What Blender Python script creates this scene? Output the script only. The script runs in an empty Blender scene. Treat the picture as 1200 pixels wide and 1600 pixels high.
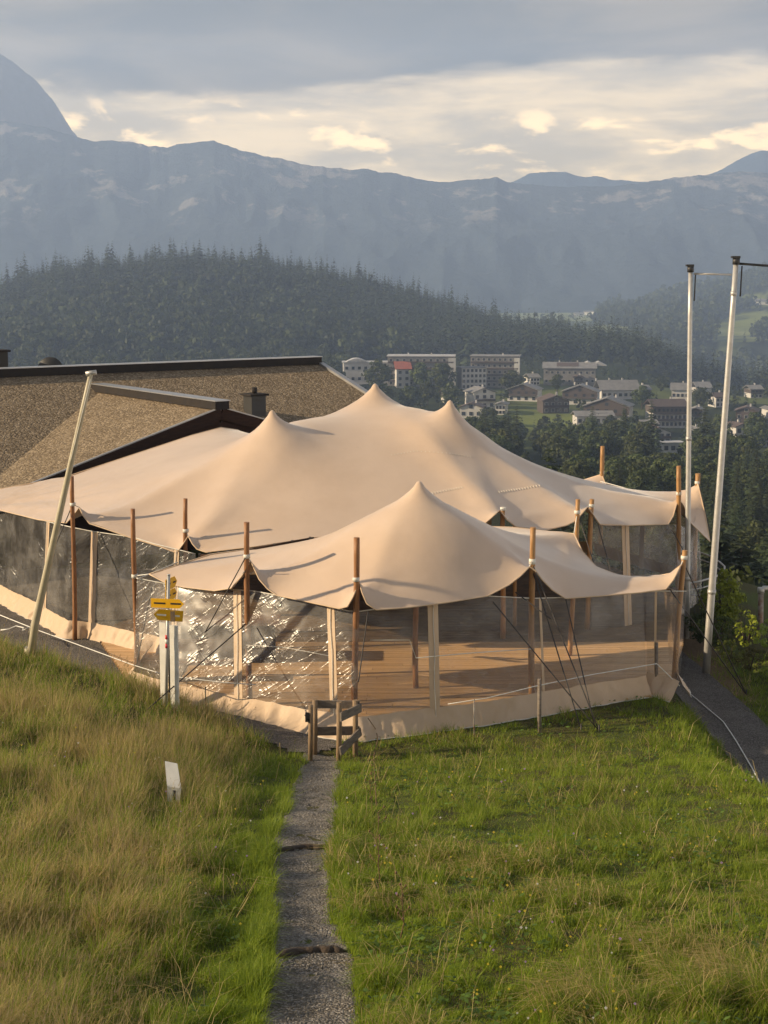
import bpy, math, random
import numpy as np
from mathutils import Vector, Matrix
from mathutils.geometry import delaunay_2d_cdt

random.seed(7)
rng = np.random.default_rng(7)
C = bpy.context.scene.collection
S = bpy.context.scene
R = math.radians

# ------------------------------------------------------------------ camera
F, HZ, H = 2300.0, 430.0, 8.8          # focal length in photo pixels, horizon row, eye height over the tent floor
TH = math.atan((800 - HZ) / F)
CT, ST = math.cos(TH), math.sin(TH)
cd = bpy.data.cameras.new('camera')
cam = bpy.data.objects.new('camera', cd); C.objects.link(cam)
cam.location = (0, 0, H); cam.rotation_euler = (R(90) - TH, 0, 0)
cd.sensor_fit = 'VERTICAL'; cd.sensor_height = 24.0; cd.lens = 24.0 * F / 1600.0
cd.clip_start = 0.1; cd.clip_end = 30000
S.camera = cam

# ------------------------------------------------------------------ sun, sky, exposure
SUN_AZ = (-1.0, -0.12); SUN_EL = R(21.5)
sd = bpy.data.lights.new('sun', 'SUN'); sun = bpy.data.objects.new('sun', sd); C.objects.link(sun)
sd.energy = 5.0; sd.angle = R(0.55); sd.color = (1.0, 0.79, 0.52)
_n = math.hypot(*SUN_AZ)
sv = Vector((SUN_AZ[0] / _n * math.cos(SUN_EL), SUN_AZ[1] / _n * math.cos(SUN_EL), math.sin(SUN_EL)))
sun.rotation_euler = sv.to_track_quat('Z', 'Y').to_euler()
sun.location = (-20, 0, 30)
S.view_settings.view_transform = 'Standard'; S.view_settings.look = 'None'
S.view_settings.exposure = 1.02; S.view_settings.gamma = 1.0
S.view_settings.use_curve_mapping = False
S.render.engine = 'CYCLES'
cy = S.cycles
cy.use_denoising = True
try: cy.denoiser = 'OPENIMAGEDENOISE'
except Exception: pass
cy.max_bounces = 10; cy.diffuse_bounces = 3; cy.glossy_bounces = 3; cy.transmission_bounces = 4
cy.transparent_max_bounces = 24; cy.volume_bounces = 1
cy.caustics_reflective = False; cy.caustics_refractive = False
cy.sample_clamp_indirect = 4.0

W = bpy.data.worlds.new('World'); S.world = W; W.use_nodes = True

class NT:
    """small helper for wiring node trees"""
    def __init__(s, nt): s.nt = nt; nt.nodes.clear()
    def n(s, t, **k):
        nd = s.nt.nodes.new(t)
        ins = k.pop('i', {})
        for a, b in k.items(): setattr(nd, a, b)
        for a, b in ins.items(): s.put(nd.inputs[a], b)
        return nd
    def put(s, sock, b):
        if isinstance(b, bpy.types.NodeSocket): s.nt.links.new(b, sock)
        elif isinstance(b, bpy.types.Node): s.nt.links.new(b.outputs[0], sock)
        else:
            if isinstance(b, (tuple, list)) and len(b) == 3 and sock.type == 'RGBA': b = (*b, 1)
            sock.default_value = b
    def m(s, op, a, b=0.0, c=None, clamp=False):
        nd = s.nt.nodes.new('ShaderNodeMath'); nd.operation = op; nd.use_clamp = clamp
        s.put(nd.inputs[0], a); s.put(nd.inputs[1], b)
        if c is not None: s.put(nd.inputs[2], c)
        return nd.outputs[0]
    def step(s, x, lo, hi, a=0.0, b=1.0):
        nd = s.nt.nodes.new('ShaderNodeMapRange'); nd.interpolation_type = 'SMOOTHSTEP'
        s.put(nd.inputs[0], x); nd.inputs[1].default_value = lo; nd.inputs[2].default_value = hi
        nd.inputs[3].default_value = a; nd.inputs[4].default_value = b
        return nd.outputs[0]
    def mix(s, f, a, b, mode='MIX'):
        nd = s.nt.nodes.new('ShaderNodeMix'); nd.data_type = 'RGBA'; nd.blend_type = mode
        s.put(nd.inputs[0], f); s.put(nd.inputs[6], a); s.put(nd.inputs[7], b)
        return nd.outputs[2]
    def noise(s, vec, scale, det=4.0, rough=0.55, dist=0.0, dim='3D'):
        nd = s.nt.nodes.new('ShaderNodeTexNoise'); nd.noise_dimensions = dim
        if vec is not None: s.put(nd.inputs['Vector'], vec)
        nd.inputs['Scale'].default_value = scale; nd.inputs['Detail'].default_value = det
        nd.inputs['Roughness'].default_value = rough; nd.inputs['Distortion'].default_value = dist
        return nd.outputs[0]
    def mapv(s, vec, scale=(1, 1, 1), rot=(0, 0, 0), loc=(0, 0, 0)):
        nd = s.nt.nodes.new('ShaderNodeMapping'); s.put(nd.inputs[0], vec)
        nd.inputs['Scale'].default_value = scale; nd.inputs['Rotation'].default_value = rot; nd.inputs['Location'].default_value = loc
        return nd.outputs[0]

def build_world():
    t = NT(W.node_tree)
    out = t.n('ShaderNodeOutputWorld')
    sky = t.n('ShaderNodeTexSky', sky_type='NISHITA', sun_disc=False, sun_elevation=SUN_EL,
              sun_rotation=math.atan2(SUN_AZ[0], SUN_AZ[1]) % (2 * math.pi))
    b1 = t.n('ShaderNodeBackground', i={'Color': sky.outputs[0], 'Strength': 0.10})
    g = t.n('ShaderNodeTexCoord').outputs['Generated']
    sp = t.n('ShaderNodeSeparateXYZ', i={0: g})
    x, y, z = sp.outputs
    az = t.m('ARCTAN2', x, y)
    q = t.n('ShaderNodeCombineXYZ', i={0: az, 1: z, 2: 0.0}).outputs[0]
    # grey deck above, broken cream band below it
    n1 = t.noise(t.mapv(q, (3.2, 16, 1)), 1.0, 6, 0.6, 0.4)
    n2 = t.noise(t.mapv(q, (14, 60, 1), loc=(3, 1, 0)), 1.0, 5, 0.6, 0.6)
    zz = t.m('ADD', z, t.m('ADD', t.m('MULTIPLY', t.m('SUBTRACT', n1, 0.5), 0.085), t.m('MULTIPLY', t.m('SUBTRACT', n2, 0.5), 0.022)))
    zz = t.m('ADD', zz, t.m('MULTIPLY', az, -0.045))
    deck = t.step(zz, 0.116, 0.132)
    deckn = t.noise(t.mapv(q, (5, 22, 1), loc=(7, 2, 0)), 1.0, 6, 0.6, 0.5)
    deckc = t.mix(t.step(deckn, 0.35, 0.70), (0.09, 0.064, 0.02), (0.42, 0.295, 0.14))
    bandn = t.noise(t.mapv(q, (7, 34, 1), loc=(1, 5, 0)), 1.0, 6, 0.62, 0.3)
    band = t.mix(t.step(bandn, 0.36, 0.66), (0.85, 0.64, 0.36), (1.75, 1.24, 0.60))
    # little lit cumulus heads
    pn = t.noise(t.mapv(q, (15, 38, 1), loc=(1.1, 2.4, 0)), 1.0, 5, 0.55, 0.3)
    puffm = t.m('MULTIPLY', t.step(pn, 0.53, 0.63), t.m('MULTIPLY', t.step(z, 0.055, 0.075), t.step(z, 0.125, 0.095)))
    band = t.mix(t.m('MULTIPLY', puffm, 0.85), band, (2.9, 1.95, 0.85))
    low = t.mix(t.step(z, -0.02, 0.05), (1.3, 1.1, 0.9), band)
    col = t.mix(deck, low, deckc)
    # higher up the deck is an even grey overcast
    col = t.mix(t.step(z, 0.25, 0.5), col, (0.20, 0.195, 0.19))
    b2 = t.n('ShaderNodeBackground', i={'Color': col, 'Strength': 0.62})
    mx = t.n('ShaderNodeMixShader', i={0: 0.9, 1: b1.outputs[0], 2: b2.outputs[0]})
    t.put(out.inputs[0], mx)
build_world()

# ------------------------------------------------------------------ pixel <-> place helpers (used once, to survey the photo)
def ray(px, py):
    u = (px - 600) / F; v = (800 - py) / F
    return u, CT + v * ST, -ST + v * CT
def elev(py):
    _, y, z = ray(600, py); return z / y
def D(px, py, d):
    x, y, z = ray(px, py); t = d / y
    return (x * t, d, H + z * t)
def G(px, py, z=0.0):
    x, y, zz = ray(px, py); t = (z - H) / zz
    return (x * t, y * t, z)
def proj(P):
    P = np.atleast_2d(np.asarray(P, float)); x = P[:, 0]; y = P[:, 1]; z = P[:, 2] - H
    dep = y * CT - z * ST; up = y * ST + z * CT
    return 600 + F * x / dep, 800 - F * up / dep

# ------------------------------------------------------------------ noise
def _h(ix, iy, s):
    n = (ix.astype(np.int64) * 374761393 + iy.astype(np.int64) * 668265263 + s * 1442695041) & 0xffffffff
    n = ((n ^ (n >> 13)) * 1274126177) & 0xffffffff
    return ((n ^ (n >> 16)) & 0xffff) / 65535.0
def vnoise(x, y, s=0):
    x = np.asarray(x, float); y = np.asarray(y, float)
    ix = np.floor(x); iy = np.floor(y); fx = x - ix; fy = y - iy
    fx = fx * fx * fx * (fx * (fx * 6 - 15) + 10); fy = fy * fy * fy * (fy * (fy * 6 - 15) + 10)
    a = _h(ix, iy, s); b = _h(ix + 1, iy, s); c = _h(ix, iy + 1, s); d = _h(ix + 1, iy + 1, s)
    return (a * (1 - fx) + b * fx) * (1 - fy) + (c * (1 - fx) + d * fx) * fy
def fbm(x, y, oct=4, s=0, gain=0.5):
    r = 0; a = 1; t = 0
    for k in range(oct):
        r = r + a * (vnoise(np.asarray(x) * 2 ** k, np.asarray(y) * 2 ** k, s + k * 17) - 0.5); t += a; a *= gain
    return r / t * 2
def sstep(x, a, b):
    t = np.clip((np.asarray(x, float) - a) / (b - a), 0, 1); return t * t * (3 - 2 * t)

# ------------------------------------------------------------------ objects
def link(name, data, parent=None):
    o = bpy.data.objects.new(name, data); C.objects.link(o)
    if parent is not None: o.parent = parent
    return o
def tag(o, label=None, cat=None, group=None, kind=None):
    if label: o['label'] = label
    if cat: o['category'] = cat
    if group: o['group'] = group
    if kind: o['kind'] = kind
    return o
def thing(name, label, cat, loc=(0, 0, 0), group=None, rz=0.0):
    o = link(name, None); o.location = loc; o.rotation_euler = (0, 0, rz)
    o.empty_display_size = 0.2
    return tag(o, label, cat, group)
def copy_tree(o, parent=None):
    c = o.copy(); C.objects.link(c)
    if parent is not None: c.parent = parent
    for ch in list(o.children): copy_tree(ch, c)
    return c
def np_mesh(name, V, Fa, mats, smooth=False, col=None, midx=None):
    V = np.ascontiguousarray(V, np.float32); Fa = np.ascontiguousarray(Fa, np.int32)
    me = bpy.data.meshes.new(name); k = Fa.shape[1]; nf = len(Fa)
    me.vertices.add(len(V)); me.vertices.foreach_set('co', V.ravel())
    me.loops.add(nf * k); me.loops.foreach_set('vertex_index', Fa.ravel())
    me.polygons.add(nf); me.polygons.foreach_set('loop_start', np.arange(nf, dtype=np.int32) * k)
    me.polygons.foreach_set('use_smooth', np.full(nf, smooth, bool))
    if midx is not None: me.polygons.foreach_set('material_index', np.asarray(midx, np.int32))
    for m in (mats if isinstance(mats, (list, tuple)) else [mats]): me.materials.append(m)
    if col is not None:
        a = me.color_attributes.new('Col', 'FLOAT_COLOR', 'POINT')
        c4 = np.ones((len(V), 4), np.float32); c4[:, :3] = col; a.data.foreach_set('color', c4.ravel())
    me.update(calc_edges=True); me.validate()
    return me
def grid_faces(nu, nv):
    i = np.arange(nu - 1)[:, None] * nv + np.arange(nv - 1)[None, :]
    i = i.ravel(); return np.stack([i, i + nv, i + nv + 1, i + 1], 1)

class MB:
    """collects boxes, bars, tubes and sheets for ONE mesh"""
    def __init__(s): s.v = []; s.f = []; s.mi = []; s.sm = []
    def add(s, vs, fs, mi=0, sm=False):
        b = len(s.v); s.v += [tuple(map(float, p)) for p in vs]
        for f in fs: s.f.append([b + i for i in f]); s.mi.append(mi); s.sm.append(sm)
        return s
    def box(s, c, size, rz=0.0, mi=0, M=None, bev=0.0):
        x, y, z = [q / 2 for q in size]
        vs = [Vector((a * x, b * y, d * z)) for a in (-1, 1) for b in (-1, 1) for d in (-1, 1)]
        m = M if M is not None else Matrix.Rotation(rz, 3, 'Z')
        vs = [m @ p + Vector(c) for p in vs]
        return s.add(vs, [(0, 1, 3, 2), (4, 6, 7, 5), (0, 4, 5, 1), (2, 3, 7, 6), (0, 2, 6, 4), (1, 5, 7, 3)], mi)
    def beam(s, a, b, w, h, mi=0, up=(0, 0, 1)):
        """a squared bar from a to b, w across, h along up"""
        a = Vector(a); b = Vector(b); d = (b - a); L = d.length; d.normalize()
        sx = d.cross(Vector(up)).normalized(); uz = sx.cross(d)
        m = Matrix((sx, d, uz)).transposed()
        return s.box((a + b) / 2, (w, L, h), M=m, mi=mi)
    def tube(s, pts, r, n=8, mi=0, cap=True, sm=True):
        P = [Vector(p) for p in pts]; k = len(P)
        rr = r if isinstance(r, (list, tuple)) else [r] * k
        vs = []; fs = []
        px = None
        for i in range(k):
            d = (P[min(i + 1, k - 1)] - P[max(i - 1, 0)]).normalized()
            if px is None:
                px = d.cross(Vector((0, 0, 1)) if abs(d.z) < 0.9 else Vector((1, 0, 0))).normalized()
            else:
                px = (px - d * px.dot(d)).normalized()
            py = d.cross(px)
            for j in range(n):
                a = 2 * math.pi * j / n
                vs.append(P[i] + (px * math.cos(a) + py * math.sin(a)) * rr[i])
        for i in range(k - 1):
            for j in range(n):
                fs.append((i * n + j, i * n + (j + 1) % n, (i + 1) * n + (j + 1) % n, (i + 1) * n + j))
        s.add(vs, fs, mi, sm)
        if cap:
            b = len(s.v) - n * k
            s.f.append([b + j for j in reversed(range(n))]); s.mi.append(mi); s.sm.append(False)
            s.f.append([b + (k - 1) * n + j for j in range(n)]); s.mi.append(mi); s.sm.append(False)
        return s
    def prism(s, poly, depth_vec, mi=0):
        """extrude a planar polygon (3d points) by a vector"""
        n = len(poly); d = Vector(depth_vec); P = [Vector(p) for p in poly]
        vs = P + [p + d for p in P]
        fs = [tuple(reversed(range(n))), tuple(range(n, 2 * n))] + [(i, (i + 1) % n, n + (i + 1) % n, n + i) for i in range(n)]
        return s.add(vs, fs, mi)
    def mesh(s, name, mats, off=(0, 0, 0)):
        me = bpy.data.meshes.new(name)
        ox, oy, oz = off
        me.from_pydata([(x - ox, y - oy, z - oz) for x, y, z in s.v], [], s.f)
        for m in (mats if isinstance(mats, (list, tuple)) else [mats]): me.materials.append(m)
        me.polygons.foreach_set('material_index', s.mi); me.polygons.foreach_set('use_smooth', s.sm)
        me.update(); return me
    def build(s, name, mats, parent=None, off=None):
        if off is None: off = parent_loc(parent)
        return link(name, s.mesh(name, mats, off), parent)
def parent_loc(p):
    v = Vector((0, 0, 0))
    while p is not None: v = v + p.location; p = p.parent
    return tuple(v)
def np_build(name, V, Fa, mats, parent=None, **k):
    off = np.asarray(parent_loc(parent)); return link(name, np_mesh(name, np.asarray(V) - off, Fa, mats, **k), parent)

# ------------------------------------------------------------------ materials
def mat(name, base, rough=0.7, var=None, vscale=3.0, bump=0.0, bscale=40.0, metal=0.0, spec=0.5, stretch=(1, 1, 1), det=4.0, obj_rand=0.0):
    m = bpy.data.materials.new(name); m.use_nodes = True; t = NT(m.node_tree)
    out = t.n('ShaderNodeOutputMaterial'); p = t.n('ShaderNodeBsdfPrincipled')
    p.inputs['Roughness'].default_value = rough; p.inputs['Metallic'].default_value = metal
    p.inputs['Specular IOR Level'].default_value = spec
    tc = t.n('ShaderNodeTexCoord').outputs['Object']; vec = t.mapv(tc, stretch)
    c = base
    if var is not None:
        c = t.mix(t.step(t.noise(vec, vscale, det, 0.6), 0.3, 0.7), base, var)
    if obj_rand:
        oi = t.n('ShaderNodeObjectInfo').outputs['Random']
        hsv = t.n('ShaderNodeHueSaturation', i={'Value': t.m('ADD', t.m('MULTIPLY', oi, obj_rand), 1 - obj_rand / 2)})
        t.put(hsv.inputs['Color'], c); c = hsv.outputs[0]
    t.put(p.inputs['Base Color'], c)
    if bump:
        b = t.n('ShaderNodeBump', i={'Strength': bump, 'Distance': 0.02, 'Height': t.noise(vec, bscale, 5, 0.6)})
        t.put(p.inputs['Normal'], b)
    t.put(out.inputs[0], p)
    return m
def leafmat(name, trans=0.3, rough=0.6, vcol=True, base=(0.05, 0.07, 0.03), var=(0.03, 0.04, 0.02), obj_rand=0.3, vscale=0.5):
    m = bpy.data.materials.new(name); m.use_nodes = True; t = NT(m.node_tree)
    out = t.n('ShaderNodeOutputMaterial')
    if vcol: c = t.n('ShaderNodeVertexColor', layer_name='Col').outputs[0]
    else:
        c = t.mix(t.step(t.noise(t.n('ShaderNodeTexCoord').outputs['Object'], vscale, 4, 0.6), 0.35, 0.65), base, var)
    if obj_rand:
        oi = t.n('ShaderNodeObjectInfo').outputs['Random']
        hsv = t.n('ShaderNodeHueSaturation', i={'Hue': t.m('ADD', t.m('MULTIPLY', oi, 0.03), 0.485), 'Value': t.m('ADD', t.m('MULTIPLY', oi, obj_rand), 1 - obj_rand / 2)})
        t.put(hsv.inputs['Color'], c); c = hsv.outputs[0]
    p = t.n('ShaderNodeBsdfPrincipled', i={'Base Color': c, 'Roughness': rough, 'Specular IOR Level': 0.25})
    tr = t.n('ShaderNodeBsdfTranslucent', i={'Color': c})
    mx = t.n('ShaderNodeMixShader', i={0: trans, 1: p.outputs[0], 2: tr.outputs[0]})
    t.put(out.inputs[0], mx); return m

M = {}
M['pole'] = mat('pole_wood', (0.33, 0.15, 0.055), 0.55, (0.20, 0.085, 0.03), 5, 0.25, 30, stretch=(3, 3, 0.5))
M['pole2'] = mat('pole_wood_pale', (0.42, 0.23, 0.085), 0.55, (0.28, 0.14, 0.05), 5, 0.25, 30, stretch=(3, 3, 0.5))
M['steel'] = mat('galvanised_steel', (0.50, 0.49, 0.46), 0.42, (0.42, 0.41, 0.39), 6, 0.05, 60, metal=0.35)
M['white'] = mat('white_paint', (0.78, 0.76, 0.70), 0.5, (0.66, 0.64, 0.58), 4, 0.05, 40)
M['wall_white'] = mat('white_render', (0.56, 0.54, 0.51), 0.8, (0.47, 0.455, 0.43), 0.3, obj_rand=0.2)
M['rope_white'] = mat('white_cord', (0.72, 0.70, 0.65), 0.7)
M['rope_dark'] = mat('dark_strap', (0.035, 0.028, 0.024), 0.6)
M['yellow'] = mat('yellow_enamel', (0.80, 0.44, 0.012), 0.4, (0.74, 0.40, 0.012), 8)
M['black'] = mat('black_paint', (0.02, 0.02, 0.02), 0.5)
M['red'] = mat('red_paint', (0.55, 0.03, 0.04), 0.5)
M['grey_wood'] = mat('weathered_timber', (0.23, 0.19, 0.15), 0.8, (0.13, 0.105, 0.085), 6, 0.5, 30, stretch=(1, 1, 4))
M['post_wood'] = mat('post_timber', (0.30, 0.20, 0.11), 0.75, (0.17, 0.12, 0.075), 6, 0.5, 30, stretch=(3, 3, 0.6))
M['dark_wood'] = mat('dark_stained_wood', (0.045, 0.022, 0.012), 0.85, (0.028, 0.014, 0.009), 4, 0.3, 25, spec=0.15, stretch=(1, 1, 5))
M['house_wood'] = mat('weathered_house_wood', (0.085, 0.062, 0.048), 0.8, (0.06, 0.045, 0.036), 2, obj_rand=0.4)
M['pale_metal'] = mat('yellowed_paint', (0.50, 0.45, 0.33), 0.5, (0.42, 0.37, 0.26), 4)
M['brown_wood'] = mat('brown_wood', (0.16, 0.075, 0.035), 0.7, (0.10, 0.05, 0.025), 2, obj_rand=0.3)
M['lead'] = mat('dark_sheet_metal', (0.022, 0.019, 0.018), 0.8, (0.03, 0.024, 0.02), 3, spec=0.2)
M['zinc'] = mat('zinc_flashing', (0.42, 0.42, 0.42), 0.35, (0.34, 0.34, 0.35), 2, metal=0.6)
M['zinc'] = M['zinc']
M['roof_grey'] = mat('grey_roof', (0.22, 0.215, 0.21), 0.7, (0.16, 0.155, 0.15), 0.4, obj_rand=0.3)
M['roof_brown'] = mat('brown_roof', (0.10, 0.07, 0.055), 0.75, (0.07, 0.05, 0.045), 0.5, obj_rand=0.3)
M['roof_pale'] = mat('pale_roof', (0.48, 0.47, 0.46), 0.55, (0.38, 0.37, 0.36), 0.3)
M['roof_red'] = mat('red_roof', (0.38, 0.11, 0.07), 0.7, (0.28, 0.09, 0.06), 0.5)
M['glass_dark'] = mat('window_glass', (0.03, 0.035, 0.04), 0.12, spec=0.7)
M['tape'] = mat('white_webbing', (0.70, 0.67, 0.60), 0.6, (0.60, 0.57, 0.5), 10)
M['rust'] = mat('rusty_pipe', (0.30, 0.29, 0.26), 0.6, (0.18, 0.09, 0.05), 6, 0.1, 30, metal=0.2)

def fabric(name, base, var, bump=0.20, rough=0.42, spec=0.5, sheen=0.25):
    m = bpy.data.materials.new(name); m.use_nodes = True; t = NT(m.node_tree)
    out = t.n('ShaderNodeOutputMaterial')
    tc = t.n('ShaderNodeTexCoord').outputs['Object']
    n1 = t.noise(tc, 0.7, 5, 0.6)
    n2 = t.noise(tc, 9.0, 4, 0.6)
    c = t.mix(t.step(n1, 0.3, 0.7), base, var)
    c = t.mix(t.m('MULTIPLY', t.step(n2, 0.62, 0.78), 0.16), c, (base[0] * 0.6, base[1] * 0.58, base[2] * 0.55))
    h = t.m('ADD', t.m('MULTIPLY', t.noise(tc, 2.2, 3, 0.5), 1.0), t.m('MULTIPLY', t.noise(tc, 300.0, 2, 0.5), 0.012))
    b = t.n('ShaderNodeBump', i={'Strength': bump, 'Distance': 0.05, 'Height': h})
    p = t.n('ShaderNodeBsdfPrincipled', i={'Base Color': c, 'Roughness': rough, 'Specular IOR Level': spec, 'Normal': b, 'Sheen Weight': sheen, 'Sheen Roughness': 0.4})
    t.put(out.inputs[0], p); return m
M['canopy'] = fabric('stretch_fabric', (0.59, 0.445, 0.325), (0.54, 0.40, 0.285), rough=0.36, spec=0.6)
M['skirt'] = fabric('skirt_fabric', (0.60, 0.45, 0.31), (0.52, 0.38, 0.25), 0.5, 0.6, 0.3)

def clear_plastic():
    m = bpy.data.materials.new('clear_pvc'); m.use_nodes = True; t = NT(m.node_tree)
    out = t.n('ShaderNodeOutputMaterial')
    tc = t.n('ShaderNodeTexCoord').outputs['Object']
    def ridge(v, sc, w, dist):
        n_ = t.noise(v, sc, 2, 0.5, dist); return t.step(t.m('ABSOLUTE', t.m('SUBTRACT', n_, 0.5)), w, 0.0)
    v1 = t.mapv(t.mapv(tc, rot=(0, 0.65, 0)), (1.6, 1.6, 7.0)); v2 = t.mapv(t.mapv(tc, rot=(0, -0.75, 0)), (1.4, 1.4, 8.0))
    a = ridge(v1, 1.0, 0.085, 0.5)
    b_ = ridge(v2, 1.0, 0.075, 0.6)
    soft_ = t.noise(tc, 1.6, 2, 0.5)
    gate = t.step(t.noise(t.mapv(tc, (1, 1, 1), loc=(3, 5, 1)), 0.8, 3, 0.6), 0.40, 0.62)
    h = t.m('ADD', t.m('MULTIPLY', t.m('ADD', a, t.m('MULTIPLY', b_, 0.7)), t.m('MULTIPLY', gate, 0.32)), t.m('MULTIPLY', soft_, 0.15))
    bp = t.n('ShaderNodeBump', i={'Strength': 0.36, 'Distance': 0.09, 'Height': h})
    tr = t.n('ShaderNodeBsdfTransparent', i={'Color': (0.93, 0.92, 0.90, 1)})
    gl = t.n('ShaderNodeBsdfGlossy', i={'Color': (1, 1, 1, 1), 'Roughness': 0.21, 'Normal': bp})
    fr = t.n('ShaderNodeFresnel', i={'IOR': 1.42, 'Normal': bp})
    df = t.n('ShaderNodeBsdfDiffuse', i={'Color': (0.75, 0.72, 0.68, 1), 'Normal': bp})
    dirt = t.step(t.noise(tc, 1.6, 5, 0.65), 0.32, 0.75, 0.045, 0.17)
    m1 = t.n('ShaderNodeMixShader', i={0: dirt, 1: tr.outputs[0], 2: df.outputs[0]})
    m2 = t.n('ShaderNodeMixShader', i={0: t.m('MULTIPLY', fr.outputs[0], 0.48, clamp=True), 1: m1.outputs[0], 2: gl.outputs[0]})
    t.put(out.inputs[0], m2); return m
M['plastic'] = clear_plastic()

def ground_mat(name, use_vcol=True):
    m = bpy.data.materials.new(name); m.use_nodes = True; t = NT(m.node_tree)
    out = t.n('ShaderNodeOutputMaterial')
    tc = t.n('ShaderNodeTexCoord').outputs['Object']
    c = t.n('ShaderNodeVertexColor', layer_name='Col').outputs[0]
    n = t.noise(tc, 14, 5, 0.65)
    c = t.mix(t.step(n, 0.3, 0.7, 0.0, 0.4), c, (0.045, 0.038, 0.018), )
    b = t.n('ShaderNodeBump', i={'Strength': 0.6, 'Distance': 0.05, 'Height': n})
    p = t.n('ShaderNodeBsdfPrincipled', i={'Base Color': c, 'Roughness': 0.95, 'Specular IOR Level': 0.1, 'Normal': b})
    t.put(out.inputs[0], p); return m
M['ground'] = ground_mat('meadow_soil')
def terrain_mat():
    m = bpy.data.materials.new('valley_ground'); m.use_nodes = True; t = NT(m.node_tree)
    out = t.n('ShaderNodeOutputMaterial')
    tc = t.n('ShaderNodeTexCoord').outputs['Object']
    c = t.n('ShaderNodeVertexColor', layer_name='Col').outputs[0]
    n = t.noise(tc, 0.03, 6, 0.65)
    c = t.mix(t.step(n, 0.35, 0.7, 0.0, 0.4), c, (0.045, 0.055, 0.028))
    p = t.n('ShaderNodeBsdfPrincipled', i={'Base Color': c, 'Roughness': 0.95, 'Specular IOR Level': 0.05})
    t.put(out.inputs[0], p); return m
M['terrain'] = terrain_mat()
def gravel_mat(name, base, dark, pale, sc=55.0, bump=1.0):
    m = bpy.data.materials.new(name); m.use_nodes = True; t = NT(m.node_tree)
    out = t.n('ShaderNodeOutputMaterial')
    tc = t.n('ShaderNodeTexCoord').outputs['Object']
    v = t.n('ShaderNodeTexVoronoi', i={'Vector': tc, 'Scale': sc, 'Randomness': 1.0})
    v2 = t.n('ShaderNodeTexVoronoi', i={'Vector': tc, 'Scale': sc * 0.45, 'Randomness': 1.0})
    w = t.n('ShaderNodeSeparateColor', i={0: v.outputs['Color']}).outputs[0]
    big = t.noise(tc, 1.2, 5, 0.6)
    c = t.mix(t.step(big, 0.35, 0.65), base, dark)
    c = t.mix(t.step(w, 0.55, 0.98), c, pale)
    c = t.mix(t.m('MULTIPLY', t.step(w, 0.3, 0.0), 0.6), c, (dark[0] * .5, dark[1] * .5, dark[2] * .5))
    h = t.m('ADD', t.m('MULTIPLY', v.outputs['Distance'], -1.0), t.m('MULTIPLY', v2.outputs['Distance'], -0.8))
    b = t.n('ShaderNodeBump', i={'Strength': bump, 'Distance': 0.02, 'Height': h})
    p = t.n('ShaderNodeBsdfPrincipled', i={'Base Color': c, 'Roughness': 0.9, 'Specular IOR Level': 0.2, 'Normal': b})
    t.put(out.inputs[0], p); return m
M['path'] = gravel_mat('path_gravel', (0.17, 0.155, 0.135), (0.105, 0.092, 0.075), (0.27, 0.25, 0.225), 52, 0.8)
M['asphalt'] = gravel_mat('road_tarmac', (0.13, 0.115, 0.10), (0.085, 0.075, 0.065), (0.22, 0.20, 0.18), 55, 0.8)
M['roofgravel'] = gravel_mat('roof_gravel', (0.205, 0.155, 0.098), (0.155, 0.115, 0.072), (0.33, 0.26, 0.175), 17.0, 1.0)
M['soil'] = mat('bare_soil', (0.07, 0.05, 0.035), 0.95, (0.045, 0.032, 0.022), 8, 0.8, 30)
M['grass'] = leafmat('grass_blades', 0.50, 0.55, True, obj_rand=0.0)
M['needle'] = leafmat('spruce_needles', 0.15, 0.7, True, obj_rand=0.5)
M['leaf'] = leafmat('tree_leaves', 0.36, 0.6, True, obj_rand=0.5)
M['bark'] = mat('bark', (0.07, 0.05, 0.035), 0.9, (0.04, 0.03, 0.022), 5, 0.5, 20)

def deck_mat():
    m = bpy.data.materials.new('deck_board'); m.use_nodes = True; t = NT(m.node_tree)
    out = t.n('ShaderNodeOutputMaterial')
    tc = t.n('ShaderNodeTexCoord').outputs['Object']
    n = t.noise(t.mapv(tc, (0.6, 14, 14)), 2.0, 5, 0.6)
    c = t.mix(t.step(n, 0.3, 0.7), (0.62, 0.40, 0.205), (0.52, 0.32, 0.155))
    oi = t.n('ShaderNodeObjectInfo').outputs['Random']
    hsv = t.n('ShaderNodeHueSaturation', i={'Value': t.m('ADD', t.m('MULTIPLY', oi, 0.3), 0.85)})
    t.put(hsv.inputs['Color'], c)
    p = t.n('ShaderNodeBsdfPrincipled', i={'Base Color': hsv.outputs[0], 'Roughness': 0.5})
    t.put(out.inputs[0], p); return m
M['deck'] = deck_mat()
M['deck_shaded'] = mat('shaded_deck_board', (0.21, 0.135, 0.075), 0.7, (0.14, 0.09, 0.05), 3, obj_rand=0.3)  # far floor boards, darkened in colour for the shade under the big tent
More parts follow.
